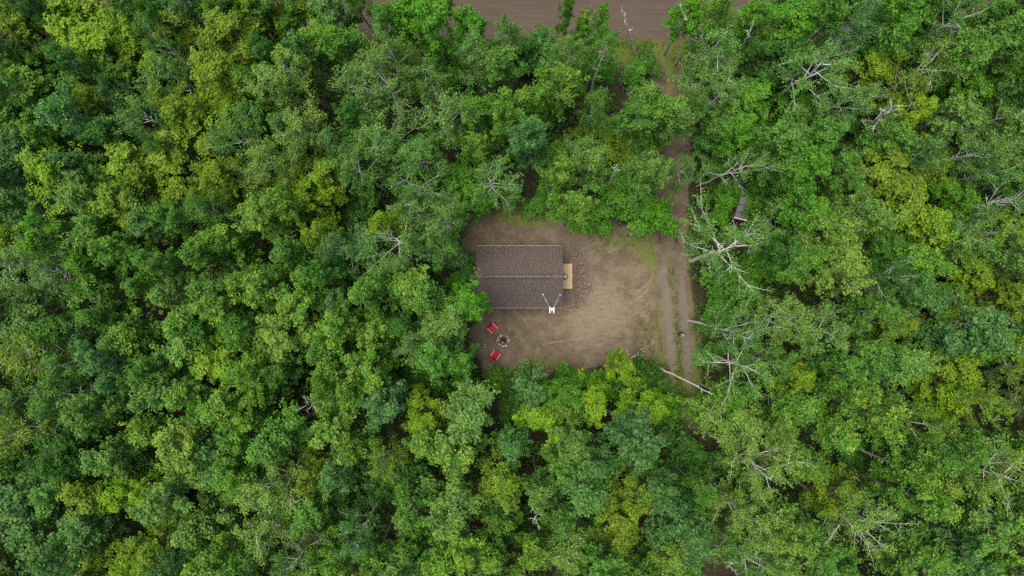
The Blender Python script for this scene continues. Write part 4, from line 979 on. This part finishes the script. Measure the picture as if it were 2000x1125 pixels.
for k, (px, py, s_, lb) in enumerate(((1043, 276, .26, 'largest grey stone of three on dark ground above the cabin'), (1051, 280, .2, 'rightmost small grey stone of three on dark ground above the cabin'), (1045, 283, .14, 'lowest and smallest grey stone of three on dark ground above the cabin'))):
    bm = bmesh.new(); bmesh.ops.create_icosphere(bm, subdivisions=2, radius=1.0)
    for v in bm.verts: v.co *= 1 + rnd.uniform(-0.13, 0.13)
    o = link('boulder', bm_mesh('boulder', bm, gm), None, (*g(px, py), s_ * 0.3), (0, 0, k)); o.scale = (s_, s_ * 0.8, s_ * 0.6); tag(o, lb, 'stone', 'grey stones above the cabin')

# ------------------------------------------------------------------ person on the driveway
def skin_body(name, verts, edges, rad, mat, parent, sub=2):
    me = bpy.data.meshes.new(name); me.from_pydata(verts, edges, []); me.materials.append(mat)
    o = link(name, me, parent)
    md = o.modifiers.new('skin', 'SKIN'); md.use_smooth_shade = True
    for v, r in zip(me.skin_vertices[0].data, rad):
        v.radius = (r, r) if not hasattr(r, '__len__') else r
    me.skin_vertices[0].data[0].use_root = True
    if sub: s_ = o.modifiers.new('sub', 'SUBSURF'); s_.levels = sub; s_.render_levels = sub
    return o
def person():
    x, y = g(1325, 651); root = empty('person', (x, y, -0.03), R(200)); tag(root, 'person in dark maroon clothes and pale cap standing on the gravel driveway', 'person')
    skin = simple('skin', (0.50, 0.32, 0.24), 0.5, 0, 0.05); mar = simple('maroon_cloth', (0.060, 0.022, 0.032), 0.9, 0, 0.2); dk = simple('dark_trousers', (0.035, 0.03, 0.035), 0.9)
    # local +Y is forward
    V = [(0, 0, .95), (0, 0, 1.18), (0, .01, 1.40), (0, .01, 1.50), (0, .02, 1.60)]; E = [(0, 1), (1, 2), (2, 3), (3, 4)]; Rd = [(.15, .11), (.14, .10), (.16, .10), .055, .06]
    for s in (-1, 1):
        b = len(V); V += [(s * .17, .0, 1.42), (s * .21, -.02, 1.15), (s * .17, .16, 1.02), (s * .12, .27, 1.06)]; E += [(2, b), (b, b + 1), (b + 1, b + 2), (b + 2, b + 3)]; Rd += [.055, .042, .034, .03]
        b = len(V); V += [(s * .09, 0, .85), (s * .10, .01, .48), (s * .10, -.01, .09), (s * .11, .12, .05)]; E += [(0, b), (b, b + 1), (b + 1, b + 2), (b + 2, b + 3)]; Rd += [.08, .055, .042, .035]
    skin_body('body', V, E, Rd, skin, root)
    skin_body('jacket', [(0, 0, .78), (0, 0, 1.18), (0, .0, 1.40), (0, .01, 1.47), (-.18, 0, 1.42), (-.22, -.02, 1.14), (-.18, .15, 1.02), (.18, 0, 1.42), (.22, -.02, 1.14), (.18, .15, 1.02)],
              [(0, 1), (1, 2), (2, 3), (2, 4), (4, 5), (5, 6), (2, 7), (7, 8), (8, 9)], [(.185, .14), (.17, .13), (.19, .13), .075, .078, .06, .05, .078, .06, .05], mar, root)
    skin_body('trousers', [(0, 0, 1.0), (-.09, 0, .84), (-.10, .01, .48), (-.10, -.01, .08), (.09, 0, .84), (.10, .01, .48), (.10, -.01, .08)],
              [(0, 1), (1, 2), (2, 3), (0, 4), (4, 5), (5, 6)], [(.165, .13), .105, .075, .062, .105, .075, .062], dk, root)
    bm = bmesh.new(); bmesh.ops.create_uvsphere(bm, u_segments=20, v_segments=14, radius=1.0)
    for v in bm.verts:
        c = v.co; c.x *= 0.078; c.z *= 0.115; c.y *= 0.098
        if c.z < -0.03: c.x *= 0.86; c.y = c.y * 0.9 + 0.008
    box(bm, (0, .104, -.012), (.022, .03, .045), None, .006); box(bm, (0, .093, -.058), (.045, .012, .012), None, .004)
    for s in (-1, 1):
        box(bm, (s * .08, -.005, -.005), (.018, .04, .06), None, .006)
    hd = link('head', bm_mesh('head', bm, skin, True), root, (0, .03, 1.69), (-0.25, 0, 0))
    for s in (-1, 1):
        bm = bmesh.new(); bmesh.ops.create_uvsphere(bm, u_segments=8, v_segments=6, radius=.011); link('eye', bm_mesh('eye', bm, simple('eye', (.05, .04, .03), .2)), hd, (s * .032, .09, .008))
    cap = simple('pale_cap', (0.40, 0.34, 0.33), 0.8, 0, 0.05)
    bm = bmesh.new(); lathe(bm, [(.10, .02), (.103, .05), (.085, .105), (.045, .13), (0, .136)], 20)
    b2 = bmesh.ops.create_circle(bm, cap_ends=True, radius=.085, segments=16); bmesh.ops.scale(bm, vec=(.85, 1, 1), verts=b2['verts']); bmesh.ops.translate(bm, vec=(0, .095, .028), verts=b2['verts'])
    r = bmesh.ops.extrude_face_region(bm, geom=[f for f in bm.faces if len(f.verts) == 16]); bmesh.ops.translate(bm, vec=(0, 0, .008), verts=[v for v in r['geom'] if isinstance(v, bmesh.types.BMVert)])
    link('cap', bm_mesh('cap', bm, cap, True), hd)
    for s in (-1, 1):
        hv, he, hr = [(0, 0, 0), (0, .045, 0), (0, .085, -.004)], [(0, 1), (1, 2)], [(.022, .013), (.034, .014), (.036, .013)]
        for k, (fx, ln) in enumerate(((-.027, .068), (-.009, .078), (.009, .074), (.026, .058))):
            b = len(hv); hv += [(fx, .105, -.006), (fx * 1.05, .105 + ln * .55, -.02), (fx * 1.05, .105 + ln * .85, -.05)]; he += [(2, b), (b, b + 1), (b + 1, b + 2)]; hr += [.0095, .0085, .0075]
        b = len(hv); hv += [(-s * .035, .05, -.008), (-s * .052, .085, -.02)]; he += [(1, b), (b, b + 1)]; hr += [.011, .009]
        h = skin_body('hand', hv, he, hr, skin, root, 1); h.location = (s * .12, .27, 1.06); h.rotation_euler = (0.1, 0, s * .35)
    for s in (-1, 1):
        bm = bmesh.new(); box(bm, (s * .105, .06, .05), (.095, .27, .085), None, .03); link('shoe', bm_mesh('shoe', bm, dk, True), root)
person()

# ------------------------------------------------------------------ the wood beyond the frame: one mass
def outer_wood():
    rng = np.random.default_rng(8); pts = []
    tries = 0
    while len(pts) < 520 and tries < 40000:
        tries += 1
        x, y = rng.uniform(-62, 62), rng.uniform(-44, 46)
        if abs(x) < 40.0 and -23.2 < y < 30.6: continue
        if ROAD_Y0 - 1 < y < ROAD_Y1 + 1.2: continue
        if polyline_dist(np.array([x]), np.array([y]), DRIVE)[0][0] < 2.6: continue
        if any((x - a) ** 2 + (y - b) ** 2 < 2.7 ** 2 for a, b in pts): continue
        pts.append((x, y))
    me = bpy.data.meshes.new('outer_wood'); me.from_pydata([(x, y, 0) for x, y in pts], [], [])
    o = link('outer_wood', me); o['kind'] = 'stuff'; o['label'] = 'wood going on beyond the edges of the picture'; o.color = (0.075, 0.14, 0.03, 1)
    ng = bpy.data.node_groups.new('outer_wood', 'GeometryNodeTree')
    ng.interface.new_socket('Geometry', in_out='INPUT', socket_type='NodeSocketGeometry'); ng.interface.new_socket('Geometry', in_out='OUTPUT', socket_type='NodeSocketGeometry')
    N = ng.nodes; Lk = ng.links; gi = N.new('NodeGroupInput'); go = N.new('NodeGroupOutput')
    joins = N.new('GeometryNodeJoinGeometry')
    roots = [ob for ob in COL.objects if ob.name.startswith(('aspen_tree', 'maple_tree'))]
    done = set(); src = []
    for rt in roots:
        kids = list(rt.children)
        k = kids[0].data.name
        if k in done: continue
        done.add(k); src.append(kids)
        if len(src) >= 6: break
    gsrc = N.new('GeometryNodeGeometryToInstance')
    for kids in src:
        j = N.new('GeometryNodeJoinGeometry')
        for kd in kids:
            oi = N.new('GeometryNodeObjectInfo'); oi.transform_space = 'ORIGINAL'; oi.inputs['Object'].default_value = kd
            Lk.new(oi.outputs['Geometry'], j.inputs[0])
        gt = N.new('GeometryNodeGeometryToInstance'); Lk.new(j.outputs[0], gt.inputs[0]); Lk.new(gt.outputs[0], joins.inputs[0])
    N.remove(gsrc)
    ip = N.new('GeometryNodeInstanceOnPoints'); Lk.new(gi.outputs[0], ip.inputs['Points']); Lk.new(joins.outputs[0], ip.inputs['Instance'])
    ip.inputs['Pick Instance'].default_value = True
    ri = N.new('FunctionNodeRandomValue'); ri.data_type = 'INT'; ri.inputs[4].default_value = 0; ri.inputs[5].default_value = 5; Lk.new(ri.outputs[2], ip.inputs['Instance Index'])
    rr = N.new('FunctionNodeRandomValue'); rr.data_type = 'FLOAT_VECTOR'; rr.inputs[0].default_value = (0, 0, 0); rr.inputs[1].default_value = (0, 0, 6.28); Lk.new(rr.outputs[0], ip.inputs['Rotation'])
    rsn = N.new('FunctionNodeRandomValue'); rsn.data_type = 'FLOAT'; rsn.inputs[2].default_value = 0.85; rsn.inputs[3].default_value = 1.15; rsn.inputs['Seed'].default_value = 4; Lk.new(rsn.outputs[1], ip.inputs['Scale'])
    Lk.new(ip.outputs[0], go.inputs[0])
    o.modifiers.new('wood', 'NODES').node_group = ng
outer_wood()
